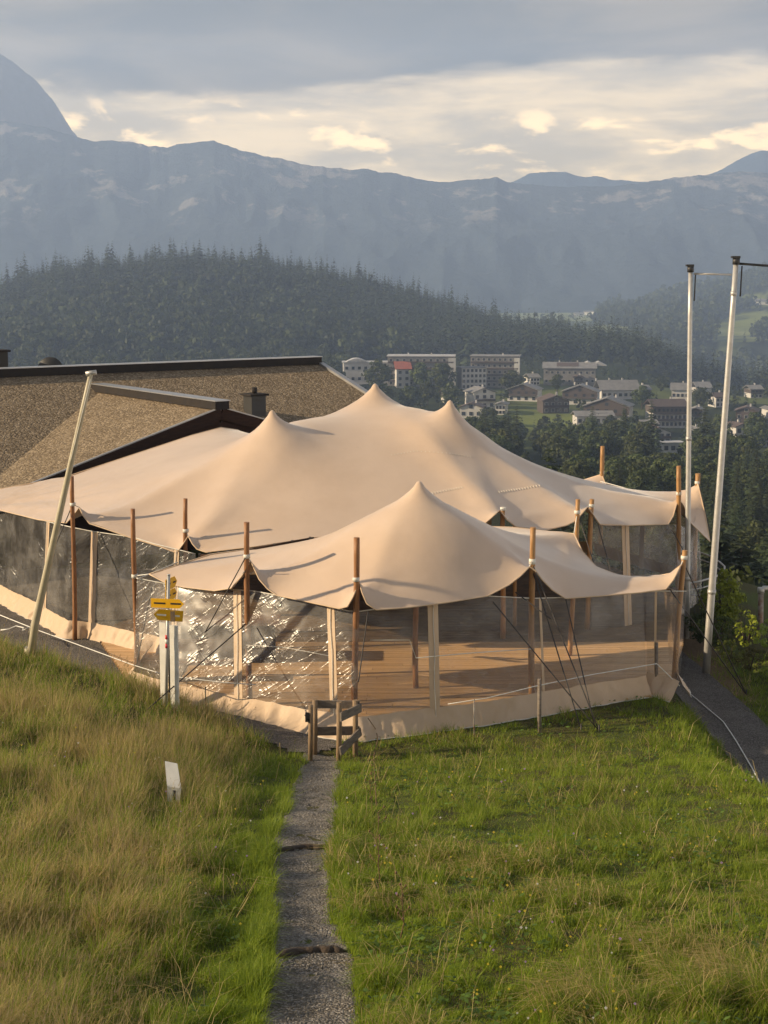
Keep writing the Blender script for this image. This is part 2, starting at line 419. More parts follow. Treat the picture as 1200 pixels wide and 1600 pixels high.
def mountain_mat(name, veg, veg2, rock, rock_lo, rock_hi, sc=0.004, amount=0.55):
    m = bpy.data.materials.new(name); m.use_nodes = True; t = NT(m.node_tree)
    out = t.n('ShaderNodeOutputMaterial')
    tc = t.n('ShaderNodeTexCoord').outputs['Object']
    z = t.n('ShaderNodeSeparateXYZ', i={0: tc}).outputs[2]
    n = t.noise(t.mapv(tc, (1, 1, 0.7)), sc, 8, 0.68)
    n2 = t.noise(tc, sc * 6, 6, 0.65)
    c = t.mix(t.step(n2, 0.35, 0.65), veg, veg2)
    r = t.mix(t.noise(t.mapv(tc, (1, 1, 0.25)), sc * 14, 5, 0.7), rock, tuple(q * 0.45 for q in rock))
    f = t.m('MULTIPLY', t.step(n, amount, amount + 0.07), t.m('MULTIPLY', t.step(z, rock_lo[0], rock_lo[1]), t.step(z, rock_hi[1], rock_hi[0])))
    c = t.mix(f, c, r)
    b = t.n('ShaderNodeBump', i={'Strength': 1.0, 'Distance': 13.0, 'Height': t.noise(tc, sc * 6, 9, 0.7)})
    p = t.n('ShaderNodeBsdfPrincipled', i={'Base Color': c, 'Roughness': 0.95, 'Specular IOR Level': 0.0, 'Normal': b})
    t.put(out.inputs[0], p); return m
# ------------------------------------------------------------------ near ground
def softplus(x, k): return np.where(x / k > 30, x, k * np.log1p(np.exp(np.clip(x / k, -50, 30))))
def ground_z(x, y):
    x = np.asarray(x, float); y = np.asarray(y, float)
    base = 0.213 * softplus(26.3 - y, 0.45)
    xl = np.clip(-1.5 - x, 0, 14); cy_ = np.interp(x, [-9, -8, -5.6, -4, -2.6], [29.9, 29.4, 27.9, 27.2, 26.6])
    mound = 1.42 * (1 - np.exp(-(xl / 3.5) ** 1.7)) * (1 - sstep(y - cy_, -0.3, 2.6)) * (0.15 + 0.85 * sstep(y, 12, 27))
    lumps = 0.045 * fbm(x * 1.7 + 3, y * 1.7, 3, 7) * (1 - sstep(y, 25.6, 26.6)) + 0.10 * fbm(x * 0.55, y * 0.55, 4, 3) * (1 - sstep(y, 26.0, 27.0)) + 0.05 * fbm(x * 0.25 + 9, y * 0.25, 3, 5)
    flat = sstep(y, 26.5, 29) * (1 - sstep(y, 46, 48)) * (1 - sstep(x, 6.2, 7.0))
    lawn = base + mound + lumps * (1 - flat)
    rd = -0.70 + 0.20 * sstep(x, 8.4, 9.8) + lumps * 0.5 * sstep(x, 8.3, 9.0) - 0.33 * softplus(x - 10.6, 0.7)
    z = lawn * (1 - sstep(x, 5.8, 7.0)) + rd * sstep(x, 5.8, 7.0)
    z = z - 0.34 * softplus(y - (47.5 + 14 * (1 - sstep(x, -6, -1))), 1.0) * 1.0
    edge = np.maximum(sstep(x, 22, 26), np.maximum(sstep(-x, 30, 34), sstep(y, 58, 62)))
    return z - 7 * edge
def hit(px, py):
    x, y, zz = ray(px, py); lo = None
    for i in range(60, 700):
        t = i * 0.1
        if H + zz * t < float(ground_z(x * t, y * t)): break
    a, b = t - 0.1, t
    for _ in range(20):
        m = (a + b) / 2
        if H + zz * m < float(ground_z(x * m, y * m)): b = m
        else: a = m
    return (x * b, y * b, H + zz * b)

PATH_PX = [(1178, 478, 532), (1190, 478, 530), (1205, 468, 530), (1235, 455, 528), (1270, 446, 524), (1300, 436, 521), (1330, 427, 520), (1365, 425, 518),
           (1400, 424, 516), (1440, 421, 520), (1480, 420, 538), (1510, 424, 545), (1550, 420, 548), (1600, 414, 553), (1660, 408, 562), (1760, 395, 575)]
PATH = []
for py, l, r in PATH_PX:
    a = hit(l, py); b = hit(r, py); PATH.append(((a[1] + b[1]) / 2, a[0], b[0]))
PATH.append((3.0, PATH[-1][1] + 0.1, PATH[-1][2] + 0.05)); PATH.sort()
PY = np.array([p[0] for p in PATH]); PL = np.array([p[1] for p in PATH]); PR = np.array([p[2] for p in PATH])
def path_bounds(y):
    w = 0.06 * fbm(y * 1.7, y * 0 + 2, 3, 31); w2 = 0.06 * fbm(y * 1.7, y * 0 + 8, 3, 37)
    return np.interp(y, PY, PL) + w, np.interp(y, PY, PR) + w2
def road_cx(y): return np.interp(y, [18, 24, 28, 32, 36, 40], [7.9, 7.75, 7.6, 7.3, 6.9, 6.7])
ROAD_W = 0.75
# the yard along the tent: gravel between the meadow and the tent wall
def yard_mask(x, y):
    x = np.asarray(x, float); y = np.asarray(y, float)
    edge = np.interp(x, [-14, -8, -6.5, -5.4, -4.6, -3.6, -2.6, -1.6, -1.2, -0.9, 0.2], [33.2, 32.0, 30.9, 30.0, 29.3, 28.1, 26.9, 26.3, 26.2, 26.6, 29.0]) + 0.25 * fbm(x * 1.3, y * 1.3, 3, 41)
    return (y > edge) & (x < -0.6)

def build_ground():
    xs = np.concatenate([np.arange(-34, -10, 0.5), np.arange(-10, 12, 0.14), np.arange(12, 26.1, 0.5)])
    ys = np.concatenate([np.arange(-8, 5, 0.5), np.arange(5, 36, 0.14), np.arange(36, 62.1, 0.5)])
    X, Y = np.meshgrid(xs, ys, indexing='ij'); Z = ground_z(X, Y)
    l, r = path_bounds(Y)
    inp = (X > l) & (X < r) & (Y < PY[-1]); Z = Z - 0.03 * inp
    n = fbm(X * 0.9, Y * 0.9, 4, 11)[..., None]
    col = np.where(n > 0, np.array([0.085, 0.105, 0.026]), np.array([0.085, 0.080, 0.030])) * np.ones_like(X)[..., None]
    col = np.where((np.abs(X - 7.0) < 1.6)[..., None] & (Y > 32)[..., None], np.array([0.19, 0.13, 0.075]), col)
    o = link('ground', np_mesh('ground', np.stack([X, Y, Z], -1).reshape(-1, 3), grid_faces(len(xs), len(ys)), M['ground'], True, col.reshape(-1, 3)))
    tag(o, kind='structure')
    # gravel footpath
    yy = np.concatenate([np.arange(3.0, 26.4, 0.05)]); u = np.linspace(0, 1, 17)
    l, r = path_bounds(yy); l = l - 0.06; r = r + 0.06
    X = l[:, None] + (r - l)[:, None] * u[None, :]; Y = yy[:, None] + 0 * X
    Z = ground_z(X, Y) + 0.012 + 0.02 * fbm(X * 3, Y * 3, 3, 21) - 0.03 * (1 - (2 * u[None, :] - 1) ** 2) + 0.006 * fbm(X * 14, Y * 14, 2, 22)
    Z += -0.05 * (np.abs(2 * u[None, :] - 1) > 0.99)
    tag(link('path', np_mesh('path', np.stack([X, Y, Z], -1).reshape(-1, 3), grid_faces(len(yy), 17)[:, ::-1], M['path'], True)), kind='structure')
    # two earth lips across the path
    for py, l, r in ((1332, 425, 522), (1496, 430, 542)):
        a = Vector(hit(l, py)); b = Vector(hit(r, py - 8)); n = 26; pts = []; rr = []
        for i in range(n):
            t = i / (n - 1); p = a.lerp(b, t)
            p.y += 0.10 * float(fbm(t * 5, py * 0.1, 3, 51)) + 0.10 * math.sin(t * 3.1)
            p.z = float(ground_z(p.x, p.y)) + 0.0
            pts.append(p); rr.append((0.046 + 0.012 * float(fbm(t * 4, py, 2, 61))) * min(1, 6 * t + .25, 6 * (1 - t) + .25))
        mb = MB(); mb.tube(pts, rr, 9)
        tag(mb.build('path_lip', M['soil']), kind='structure')
    # tarmac walk to the right of the lawn
    yy = np.arange(18, 38.6, 0.25); u = np.linspace(-1, 1, 9)
    X = road_cx(yy)[:, None] + ROAD_W * u[None, :] * (1 + 0.06 * fbm(yy, yy * 0, 3, 71))[:, None]; Y = yy[:, None] + 0 * X
    Z = ground_z(X, Y) + 0.03
    tag(link('road', np_mesh('road', np.stack([X, Y, Z], -1).reshape(-1, 3), grid_faces(len(yy), 9)[:, ::-1], M['asphalt'], True)), kind='structure')
    # gravel yard beside the tent
    xs = np.arange(-16, -0.5, 0.2); ys = np.arange(26, 44, 0.2)
    X, Y = np.meshgrid(xs, ys, indexing='ij'); Z = ground_z(X, Y) + 0.022
    f = grid_faces(len(xs), len(ys)); cx = X.ravel()[f].mean(1); cyy = Y.ravel()[f].mean(1)
    f = f[yard_mask(cx, cyy)]
    tag(link('yard', np_mesh('yard', np.stack([X, Y, Z], -1).reshape(-1, 3), f, M['asphalt'], True)), kind='structure')
build_ground()

# ------------------------------------------------------------------ valley terrain
def zpy(py, d): return H + elev(py) * d
HILL_P = [-900, -500, -250, -100, 0, 60, 120, 200, 290, 400, 500, 600, 700, 800, 900, 1000, 1060, 1120, 1200, 1300, 1500, 2200]
HILL_T = [520, 500, 470, 445, 425, 402, 388, 380, 376, 380, 397, 421, 450, 478, 498, 516, 535, 570, 602, 616, 630, 640]
RH_P = [700, 860, 930, 1000, 1060, 1130, 1200, 1400, 1700, 2200]
RH_T = [505, 500, 493, 480, 462, 450, 428, 380, 340, 330]
HILL_D = 1500.0
_bd = np.array([40, 60, 100, 150, 200, 300, 450, 550, 650, 750, 880, 1000, 1100])
_bz = np.array([-7, -9, -16, -24, -29, -36.5, -50, -57, zpy(690, 650), zpy(640, 750), zpy(602, 880), zpy(580, 1000), zpy(566, 1100)])
def terr_z(p, d):
    p = np.asarray(p, float); d = np.asarray(d, float)
    base = np.interp(d, _bd, _bz) - 21 * sstep(p, 960, 1130) * sstep(d, 760, 1060)
    floor = -78 + 0 * d
    top = np.interp(p, HILL_P, HILL_T) + 48 + 14 * sstep(p, 600, 1000) + 34 * sstep(p, 980, 1120)
    v = (800 - top) / F; el = (-ST + v * CT) / (CT + v * ST); zc = H + el * HILL_D
    b2 = _bz[-1] - 21 * sstep(p, 960, 1130)
    t = np.clip((d - 1080) / (HILL_D - 1080), 0, 1)
    hill = b2 + (zc - b2) * (t ** 0.8 * 0.45 + 0.55 * (t * t * (3 - 2 * t)))
    back = zc + (floor - zc) * sstep(d, HILL_D, HILL_D + 700)
    z = np.where(d < 1080, base, np.where(d < HILL_D, hill, back))
    # far slope on the right
    rt = np.interp(p, RH_P, RH_T); v = (800 - rt) / F; el = (-ST + v * CT) / (CT + v * ST); zr = H + el * 3100
    w = sstep(p, 800, 960)
    rise = -78 + (zr + 78) * sstep(d, 1900, 3100) ** 0.9
    z = np.where(d > 1900, np.maximum(z, rise * w + z * (1 - w)), z)
    x = d * (p - 600) / F
    amp = np.clip((d - 60) / 300, 0, 1) * 5.0 * (1 - 0.7 * sstep(d, 2600, 3200))
    return z + amp * fbm(x / 90, d / 90, 4, 81)
def px_x(p, d): return (np.asarray(p) - 600) / F * np.asarray(d)

# meadows on the valley ground: (px, py, half width px, half height px, colour)
MEADOWS = [(848, 655, 62, 17), (948, 752, 50, 18), (870, 757, 40, 14), (905, 700, 22, 8), (1190, 735, 30, 14), (1020, 705, 30, 10),
           (1140, 515, 75, 12), (1190, 500, 60, 14), (1085, 478, 48, 6), (1000, 484, 22, 4), (1180, 470, 34, 12), (1150, 530, 40, 6), (1230, 455, 30, 20), (960, 480, 18, 4),
           (1190, 545, 30, 8), (780, 655, 14, 8)]
def meadow_at(px, py):
    m = np.zeros(np.shape(px))
    for a, b, w, h in MEADOWS:
        q = ((px - a) / w) ** 2 + ((py - b) / h) ** 2 + 0.5 * fbm(px / 14 + a, py / 8, 3, 91)
        m = np.maximum(m, 1 - sstep(q, 0.75, 1.05))
    return m
def build_terrain():
    P = np.concatenate([np.arange(-900, -100, 50), np.arange(-100, 1300, 8), np.arange(1300, 2250, 50)]).astype(float)
    d = np.concatenate([np.geomspace(46, 400, 40), np.linspace(410, 1700, 150), np.linspace(1720, 3150, 70), np.linspace(3200, 3900, 12)])
    PP, DD = np.meshgrid(P, d, indexing='ij')
    Z = terr_z(PP, DD); X = px_x(PP, DD)
    V = np.stack([X, DD, Z], -1).reshape(-1, 3)
    px, py = proj(V); px = px.reshape(PP.shape); py = py.reshape(PP.shape)
    mead = meadow_at(px, py) * (((DD > 250) & (DD < 960)) | (DD > 1900))
    vil = sstep(DD, 520, 640) * (1 - sstep(DD, 1000, 1080)) * sstep(fbm(X / 45, DD / 60, 3, 97), -.25, .3) * sstep(PP, 600, 700); mead = np.maximum(mead, .6 * vil)
    fl = (DD > 1950) & (Z < -70)
    fld = sstep(fbm(X / 160, DD / 260, 3, 95), -0.25, 0.05)
    wood = np.array([0.022, 0.030, 0.015]); green = np.array([0.17, 0.20, 0.055]); field = np.array([0.24, 0.27, 0.11])
    col = wood + (green - wood) * mead[..., None]
    col = np.where(fl[..., None], wood * 2 + (field - wood * 2) * fld[..., None], col)
    o = link('valley', np_mesh('valley', V, grid_faces(len(P), len(d)), M['terrain'], True, col.reshape(-1, 3)))
    tag(o, kind='structure')
build_terrain()

def mountain(name, P, T, dR, dB, zB, mt, seed, relief=60.0, rough=3.0, cols=260, rows=60, back=500, conc=1.0):
    pp = np.linspace(P[0], P[-1], cols)
    top = np.interp(pp, P, T) + rough * fbm(pp / 22, pp * 0, 6, seed, 0.62)
    v = (800 - top) / F; el = (-ST + v * CT) / (CT + v * ST); zr = H + el * dR
    t = np.concatenate([np.linspace(0, 1, rows), np.linspace(1.05, 1.6, 8)])
    PPm, TT = np.meshgrid(pp, t, indexing='ij')
    d = np.where(TT <= 1, dB + (dR - dB) * TT, dR + (TT - 1) * back)
    ZR = zr[:, None]
    prof = np.where(TT <= 1, TT ** conc, 1 - (TT - 1) * 0.8)
    z = zB + (ZR - zB) * prof
    x = px_x(PPm, d)
    rid = 1 - np.abs(fbm(x / 420, d / 900, 5, seed + 5, 0.55)) * 2
    win = np.clip(TT * (1 - TT) * 4, 0, 1) * (TT <= 1)
    z = z + relief * (rid - 0.6) * win
    d2 = d + relief * 1.5 * fbm(x / 300, z / 160, 4, seed + 9) * win
    V = np.stack([px_x(PPm, dR) * (d2 / dR) ** 0.0 * 1.0 if False else x, d2, z], -1).reshape(-1, 3)
    o = link(name, np_mesh(name, V, grid_faces(cols, len(t)), mt, True)); tag(o, kind='structure'); return o
veg, veg2 = (0.040, 0.056, 0.068), (0.056, 0.072, 0.082)  # ridge forest tones with blue distance haze mixed into the colour
M['ridge'] = mountain_mat('hazy_forest_and_cliff', veg, veg2, (0.33, 0.31, 0.28), (110, 200), (640, 760), 0.006, 0.53)
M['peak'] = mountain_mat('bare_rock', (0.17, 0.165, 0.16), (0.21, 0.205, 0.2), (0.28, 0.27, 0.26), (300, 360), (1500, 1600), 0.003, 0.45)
M['far'] = mountain_mat('hazy_far_forest', (0.05, 0.08, 0.11), (0.06, 0.09, 0.12), (0.1, 0.1, 0.1), (5000, 5100), (6000, 6100))  # forest colour blued to carry the distance haze
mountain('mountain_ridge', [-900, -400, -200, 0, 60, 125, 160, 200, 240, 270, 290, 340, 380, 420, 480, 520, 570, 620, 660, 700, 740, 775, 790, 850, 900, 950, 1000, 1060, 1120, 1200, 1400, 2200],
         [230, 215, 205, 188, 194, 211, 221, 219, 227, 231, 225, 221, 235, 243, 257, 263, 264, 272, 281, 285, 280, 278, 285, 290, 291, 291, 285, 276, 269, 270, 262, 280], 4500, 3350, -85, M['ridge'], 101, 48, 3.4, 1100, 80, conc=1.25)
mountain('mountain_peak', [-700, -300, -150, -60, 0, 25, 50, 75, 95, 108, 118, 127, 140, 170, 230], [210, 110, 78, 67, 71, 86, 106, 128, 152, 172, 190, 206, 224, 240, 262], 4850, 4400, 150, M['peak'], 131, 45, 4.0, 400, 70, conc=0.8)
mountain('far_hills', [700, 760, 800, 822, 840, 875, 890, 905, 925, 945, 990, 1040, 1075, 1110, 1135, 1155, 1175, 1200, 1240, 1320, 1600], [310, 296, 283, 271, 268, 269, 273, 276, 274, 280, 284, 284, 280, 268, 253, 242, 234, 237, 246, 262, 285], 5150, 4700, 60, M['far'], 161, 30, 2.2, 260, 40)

def build_haze():
    mb = MB(); zt = 830.0
    mb.box((0, 2600 - 300, (zt - 120) / 2), (12500, 6600, zt + 120))
    m = bpy.data.materials.new('valley_haze'); m.use_nodes = True; t = NT(m.node_tree)
    out = t.n('ShaderNodeOutputMaterial')
    v = t.n('ShaderNodeVolumePrincipled', i={'Color': (0.485, 0.65, 1.0, 1), 'Density': HAZE, 'Anisotropy': 0.1})
    t.put(out.inputs['Volume'], v)
    tag(mb.build('haze', m), kind='stuff')
HAZE = 2.2e-4
build_haze()

# ------------------------------------------------------------------ chalet
def build_chalet():
    zm = 5.216
    A = Vector(D(0, 586, (zm - H) / elev(586))); B = Vector(D(495, 566, (zm - H) / elev(566)))
    A.z = B.z = 0; d1 = (B - A).normalized(); d2 = Vector((d1.y, -d1.x, 0)); s = 0.30
    zc = 4.634; N = Vector(D(345, 638, (zc - H) / elev(638))); N.z = 0
    nN = (N - A).dot(d2); a1 = (N - A).dot(d1); off = (zm - zc) / s
    Lr = nN - off                                            # length of the cross ridge
    def pt(a, b, z): q = A + d1 * a + d2 * b; return (q.x, q.y, z)
    LB = (B - A).dot(d1)
    t = thing('chalet', 'dark timbered chalet with low gravel covered roof behind the tent', 'house', tuple(A + d1 * 2 + d2 * 6))
    def slab(name, corners, th, m, sub=1, parent=t):
        mb = MB(); mb.prism(corners, (0, 0, -th)); return mb.build(name, m, parent)
    slab('roof', [pt(-16, 0, zm), pt(LB, 0, zm), pt(LB, 9, zm - 9 * s), pt(-16, 9, zm - 9 * s)], 0.25, M['roofgravel'])
    slab('roof', [pt(-16, -8, zm - 8 * s), pt(LB, -8, zm - 8 * s), pt(LB, 0, zm - 0.002), pt(-16, 0, zm - 0.002)], 0.25, M['roofgravel'])
    Lw = 7.2
    slab('roof', [pt(a1 - Lw, off - 0.0, zc - Lw * s), pt(a1, off, zc), pt(a1, nN, zc), pt(a1 - Lw, nN, zc - Lw * s)], 0.2, M['roofgravel'])
    slab('roof', [pt(a1, off, zc - .002), pt(a1 + 5, off, zc - 5 * s), pt(a1 + 5, nN, zc - 5 * s), pt(a1, nN, zc - .002)], 0.2, M['roofgravel'])
    mb = MB(); mb.beam(pt(-16, 0, zm + 0.08), pt(LB + .05, 0, zm + 0.08), 0.62, 0.30); rc = mb.build('ridge_cap', M['lead'], t)
    mb = MB()
    k = -16.0
    while k < LB - 1: mb.beam(pt(k + .01, 0.0, zm + 0.245), pt(min(k + 1.98, LB + .07), 0, zm + 0.245), 0.68, 0.025); k += 2.0
    mb.build('cap_sheet', M['zinc'], rc)
    mb = MB(); mb.beam(pt(a1, off - .3, zc + 0.10), pt(a1, nN + .1, zc + 0.10), 0.50, 0.26); rc = mb.build('ridge_cap', M['lead'], t)
    k = off - .3
    while k < nN - .4:
        mb = MB(); mb.beam(pt(a1, k + .015, zc + 0.246), pt(a1, min(k + 1.6, nN + .14), zc + 0.246), 0.56, 0.03); mb.build('cap_sheet', M['zinc'], rc); k += 1.62
    # barge boards of the cross gable, two stacked boards each, zinc drip on top
    for sg, L in ((-1, Lw), (1, 5.0)):
        for q, (dz, th, b0) in enumerate(((-.17, .36, .02), (-.50, .26, -.10))):
            mb = MB(); mb.beam(pt(a1, nN + b0, zc + dz), pt(a1 + sg * L, nN + b0, zc + dz - L * s), 0.09, th); mb.build('barge_board', M['dark_wood'], t)
        mb = MB(); mb.beam(pt(a1, nN + .03, zc + .045), pt(a1 + sg * L, nN + .03, zc + .045 - L * s), 0.10, 0.035); mb.build('verge_flashing', M['zinc'], t)
    mb = MB(); mb.beam(pt(LB + .02, .25, zm + .05 - .25 * s), pt(LB + .02, 9, zm + .05 - 9 * s), 0.22, 0.10); mb.build('verge_flashing', M['zinc'], t)
    mb = MB(); mb.beam(pt(LB, .25, zm - .2 - .25 * s), pt(LB, 9, zm - .2 - 9 * s), 0.08, 0.40); mb.build('barge_board', M['dark_wood'], t)
    # walls under the roofs
    bk = nN - 0.9
    mb = MB(); mb.prism([pt(a1 - Lw + .6, bk, -0.3), pt(a1 + 4, bk, -0.3), pt(a1 + 4, bk, zc - 4 * s - .25), pt(a1, bk, zc - .25), pt(a1 - Lw + .6, bk, zc - (Lw - .6) * s - .25)], -d2 * 0.3)
    mb.build('gable_wall', M['dark_wood'], t)
    mb = MB(); mb.prism([pt(-16, 8.5, -.3), pt(a1 - Lw + .5, 8.5, -.3), pt(a1 - Lw + .5, 8.5, zm - 8.5 * s - .3), pt(-16, 8.5, zm - 8.5 * s - .3)], -d2 * 0.3); mb.build('wall', M['dark_wood'], t)
    mb = MB(); mb.prism([pt(a1 + 3.6, 8.5, -.3), pt(LB - .8, 8.5, -.3), pt(LB - .8, 8.5, zm - 8.5 * s - .3), pt(a1 + 3.6, 8.5, zm - 8.5 * s - .3)], -d2 * 0.3); mb.build('wall', M['dark_wood'], t)
    mb = MB(); mb.prism([pt(LB - .8, -7, -.3), pt(LB - .8, 8.5, -.3), pt(LB - .8, 8.5, zm - 8.5 * s - .3), pt(LB - .8, 0, zm - .3), pt(LB - .8, -7, zm - 7 * s - .3)], -d1 * 0.3); mb.build('wall', M['dark_wood'], t)
    # chimney on the main slope
    dq = 54.2; q = Vector(D(398, 640, dq)); rz = math.atan2(d1.y, d1.x)
    mb = MB(); mb.box((q.x, q.y, q.z + .02), (.60, .60, 1.0), rz); ch = mb.build('chimney', M['black'], t)
    mb = MB(); mb.box((q.x, q.y, q.z + .56), (.78, .78, .07), rz); mb.build('chimney_cap', M['lead'], ch)
    mb = MB(); mb.tube([(q.x, q.y, q.z + .55), (q.x, q.y, q.z + .82)], .10, 10); mb.build('flue_pipe', M['lead'], ch)
    # chimney and dish beyond the main ridge
    q = Vector(D(-4, 572, 56.5)); mb = MB(); mb.box((q.x, q.y, q.z + .0), (.62, .62, 1.1), rz); ch = mb.build('chimney', M['black'], t)
    mb = MB(); mb.box((q.x, q.y, q.z + .58), (.8, .8, .08), rz); mb.build('chimney_cap', M['lead'], ch)
    q = Vector(D(79, 578, 57.0)); mb = MB()
    n = 28; rad = .5; vs = []; fs = []
    for i in range(6):
        r_ = rad * i / 5; dep = 0.16 * (1 - (i / 5) ** 2)
        for j in range(n):
            a = 2 * math.pi * j / n; vs.append((q.x + r_ * math.cos(a), q.y - dep, q.z + r_ * math.sin(a)))
    for i in range(5):
        for j in range(n): fs.append((i * n + j, i * n + (j + 1) % n, (i + 1) * n + (j + 1) % n, (i + 1) * n + j))
    mb.add(vs, fs, 0, True)
    mb.tube([(q.x, q.y, q.z), (q.x, q.y + .25, q.z - .2), (q.x, q.y + .25, q.z - 1.4)], .03, 6)
    dish = mb.build('satellite_dish', M['black'])
    tag(dish, 'round dark satellite dish seen from behind over the chalet ridge', 'satellite dish')
    # snow hook lines on the roof
    for a, b in (((195, 593), (228, 607)), ((420, 576), (470, 605))):
        pa = Vector(D(*a, 54.0)); pb = Vector(D(*b, 52.6)); 
        def onroof(p): 
            l = (Vector((p.x, p.y, 0)) - A).dot(d2); return (p.x, p.y, zm - l * s + .04)
        mb = MB(); mb.tube([onroof(pa), onroof(pb)], .018, 5); mb.build('roof_wire', M['lead'], t)
build_chalet()
# ------------------------------------------------------------------ stretch tents
def membrane(bound, peaks, soft, h, bend=0.06):
    """tensioned sheet: heights over a plan polygon, held at its edge and at the mast tips"""
    B = [Vector(p) for p in bound]; pts = []
    for i, a in enumerate(B):
        b = B[(i + 1) % len(B)]; n = max(1, int(round((b - a).length / h)))
        for k in range(n): pts.append(a.lerp(b, k / n))
    nb = len(pts); bx = np.array([(p.x, p.y, p.z) for p in pts])
    x0, y0 = bx[:, :2].min(0); x1, y1 = bx[:, :2].max(0)
    gx = []; row = 0; y = y0
    while y < y1:
        xx = np.arange(x0 + (h / 2 if row % 2 else 0), x1, h); gx.append(np.stack([xx, np.full_like(xx, y)], 1)); y += h * 0.866; row += 1
    g = np.concatenate(gx)
    ins = np.zeros(len(g), bool); j = nb - 1
    for i in range(nb):
        xi, yi = bx[i, :2]; xj, yj = bx[j, :2]
        c = ((yi > g[:, 1]) != (yj > g[:, 1])) & (g[:, 0] < (xj - xi) * (g[:, 1] - yi) / (yj - yi + 1e-12) + xi); ins ^= c; j = i
    g = g[ins]
    dmin = np.min(np.hypot(g[:, None, 0] - bx[None, :, 0], g[:, None, 1] - bx[None, :, 1]), 1); g = g[dmin > 0.55 * h]
    fixed = {}; extra = []
    for (px, py, pz) in peaks:
        g = g[np.hypot(g[:, 0] - px, g[:, 1] - py) > 0.62]
        extra.append((px, py)); fixed[len(extra) - 1] = pz
        for r_, n in ((0.06, 8), (0.13, 12), (0.22, 14), (0.34, 16), (0.50, 18)):
            for q in range(n):
                a = 2 * math.pi * (q + 0.5 * (n % 4 == 0)) / n; extra.append((px + r_ * math.cos(a), py + r_ * math.sin(a)))
                if r_ < 0.07: fixed[len(extra) - 1] = pz - 0.035
    ne = len(extra)
    P2 = np.concatenate([bx[:, :2], np.array(extra).reshape(-1, 2), g])
    ed = [(i, (i + 1) % nb) for i in range(nb)]
    vo, eo, fo, ov, _, _ = delaunay_2d_cdt([Vector(p) for p in P2], ed, [], 1, 1e-5)
    V = np.array([(v.x, v.y) for v in vo]); Fa = np.array([list(f) for f in fo])
    n = len(V); z = np.full(n, bx[:, 2].mean()); fix = np.zeros(n, bool); wsoft = np.zeros(n); tsoft = np.zeros(n)
    for k, o in enumerate(ov):
        for q in o:
            if q < nb: z[k] = bx[q, 2]; fix[k] = True
            elif q < nb + ne and (q - nb) in fixed: z[k] = fixed[q - nb]; fix[k] = True
    for (sx, sy, sz, sw, sr) in soft:
        d = np.hypot(V[:, 0] - sx, V[:, 1] - sy); w = sw * np.exp(-(d / sr) ** 2); w[d > 2.2 * sr] = 0
        tsoft = np.where(wsoft + w > 0, (tsoft * wsoft + sz * w) / np.maximum(wsoft + w, 1e-12), tsoft); wsoft = wsoft + w
    # cotangent weights
    I = []; J = []; Wt = []
    for a, b, c in ((0, 1, 2), (1, 2, 0), (2, 0, 1)):
        e1 = V[Fa[:, a]] - V[Fa[:, c]]; e2 = V[Fa[:, b]] - V[Fa[:, c]]
        cot = (e1 * e2).sum(1) / np.maximum(np.abs(e1[:, 0] * e2[:, 1] - e1[:, 1] * e2[:, 0]), 1e-9)
        w = np.clip(cot, 0.05, 3) * 0.5; I += [Fa[:, a], Fa[:, b]]; J += [Fa[:, b], Fa[:, a]]; Wt += [w, w]
    I = np.concatenate(I); J = np.concatenate(J); Wt = np.concatenate(Wt); dg = np.bincount(I, Wt, n)
    free = (~fix).astype(float)
    def Lp(x): return dg * x - np.bincount(I, Wt * x[J], n)
    def A(x): l = Lp(x); return l + bend * Lp(l / np.maximum(dg, .1)) + wsoft * x
    x = z.copy(); r = (wsoft * tsoft - A(x)) * free
    Mi = 1 / (dg + bend * dg + wsoft); y_ = Mi * r; p = y_.copy(); rs = (r * y_).sum()
    for it in range(2500):
        Ap = A(p) * free; al = rs / max((p * Ap).sum(), 1e-30); x = x + al * p; r = r - al * Ap
        y_ = Mi * r * free; rn = (r * y_).sum()
        if rn < 1e-10: break
        p = y_ + rn / rs * p; rs = rn
    return np.column_stack([V, x]), Fa, bx

def sstitch(bound):
    return [D(*b) for b in bound]

SMALL_B = [(233, 897, 30.9), (258, 910, 30.6), (285, 917, 30.3), (335, 923, 29.8), (362, 919, 29.45), (378, 900, 29.3), (392, 877, 29.35), (405, 905, 29.1), (418, 920, 28.98), (432, 930, 28.85), (470, 938, 28.5),
           (530, 951, 27.95), (543, 948, 27.85), (552, 932, 27.85), (561, 909, 28.0), (566, 926, 27.85), (573, 943, 27.78), (588, 953, 27.75), (640, 949, 27.95), (700, 941, 28.3), (762, 931, 28.75), (795, 914, 29.0), (812, 901, 29.15),
           (827, 886, 29.4), (836, 891, 29.35), (848, 907, 29.4), (862, 921, 29.5), (883, 935, 29.6), (940, 931, 29.8), (1000, 926, 30.05), (1040, 921, 30.25), (1052, 906, 30.4), (1064, 883, 30.6),
           (1048, 896, 30.9), (1015, 902, 31.3), (970, 900, 31.8), (932, 886, 32.3), (910, 862, 32.7), (897, 834, 33.1), (860, 831, 33.3), (800, 824, 33.4), (740, 822, 33.5), (640, 826, 33.4), (560, 833, 33.2), (490, 843, 32.7), (400, 857, 32.0), (330, 866, 31.6), (275, 884, 31.2)]
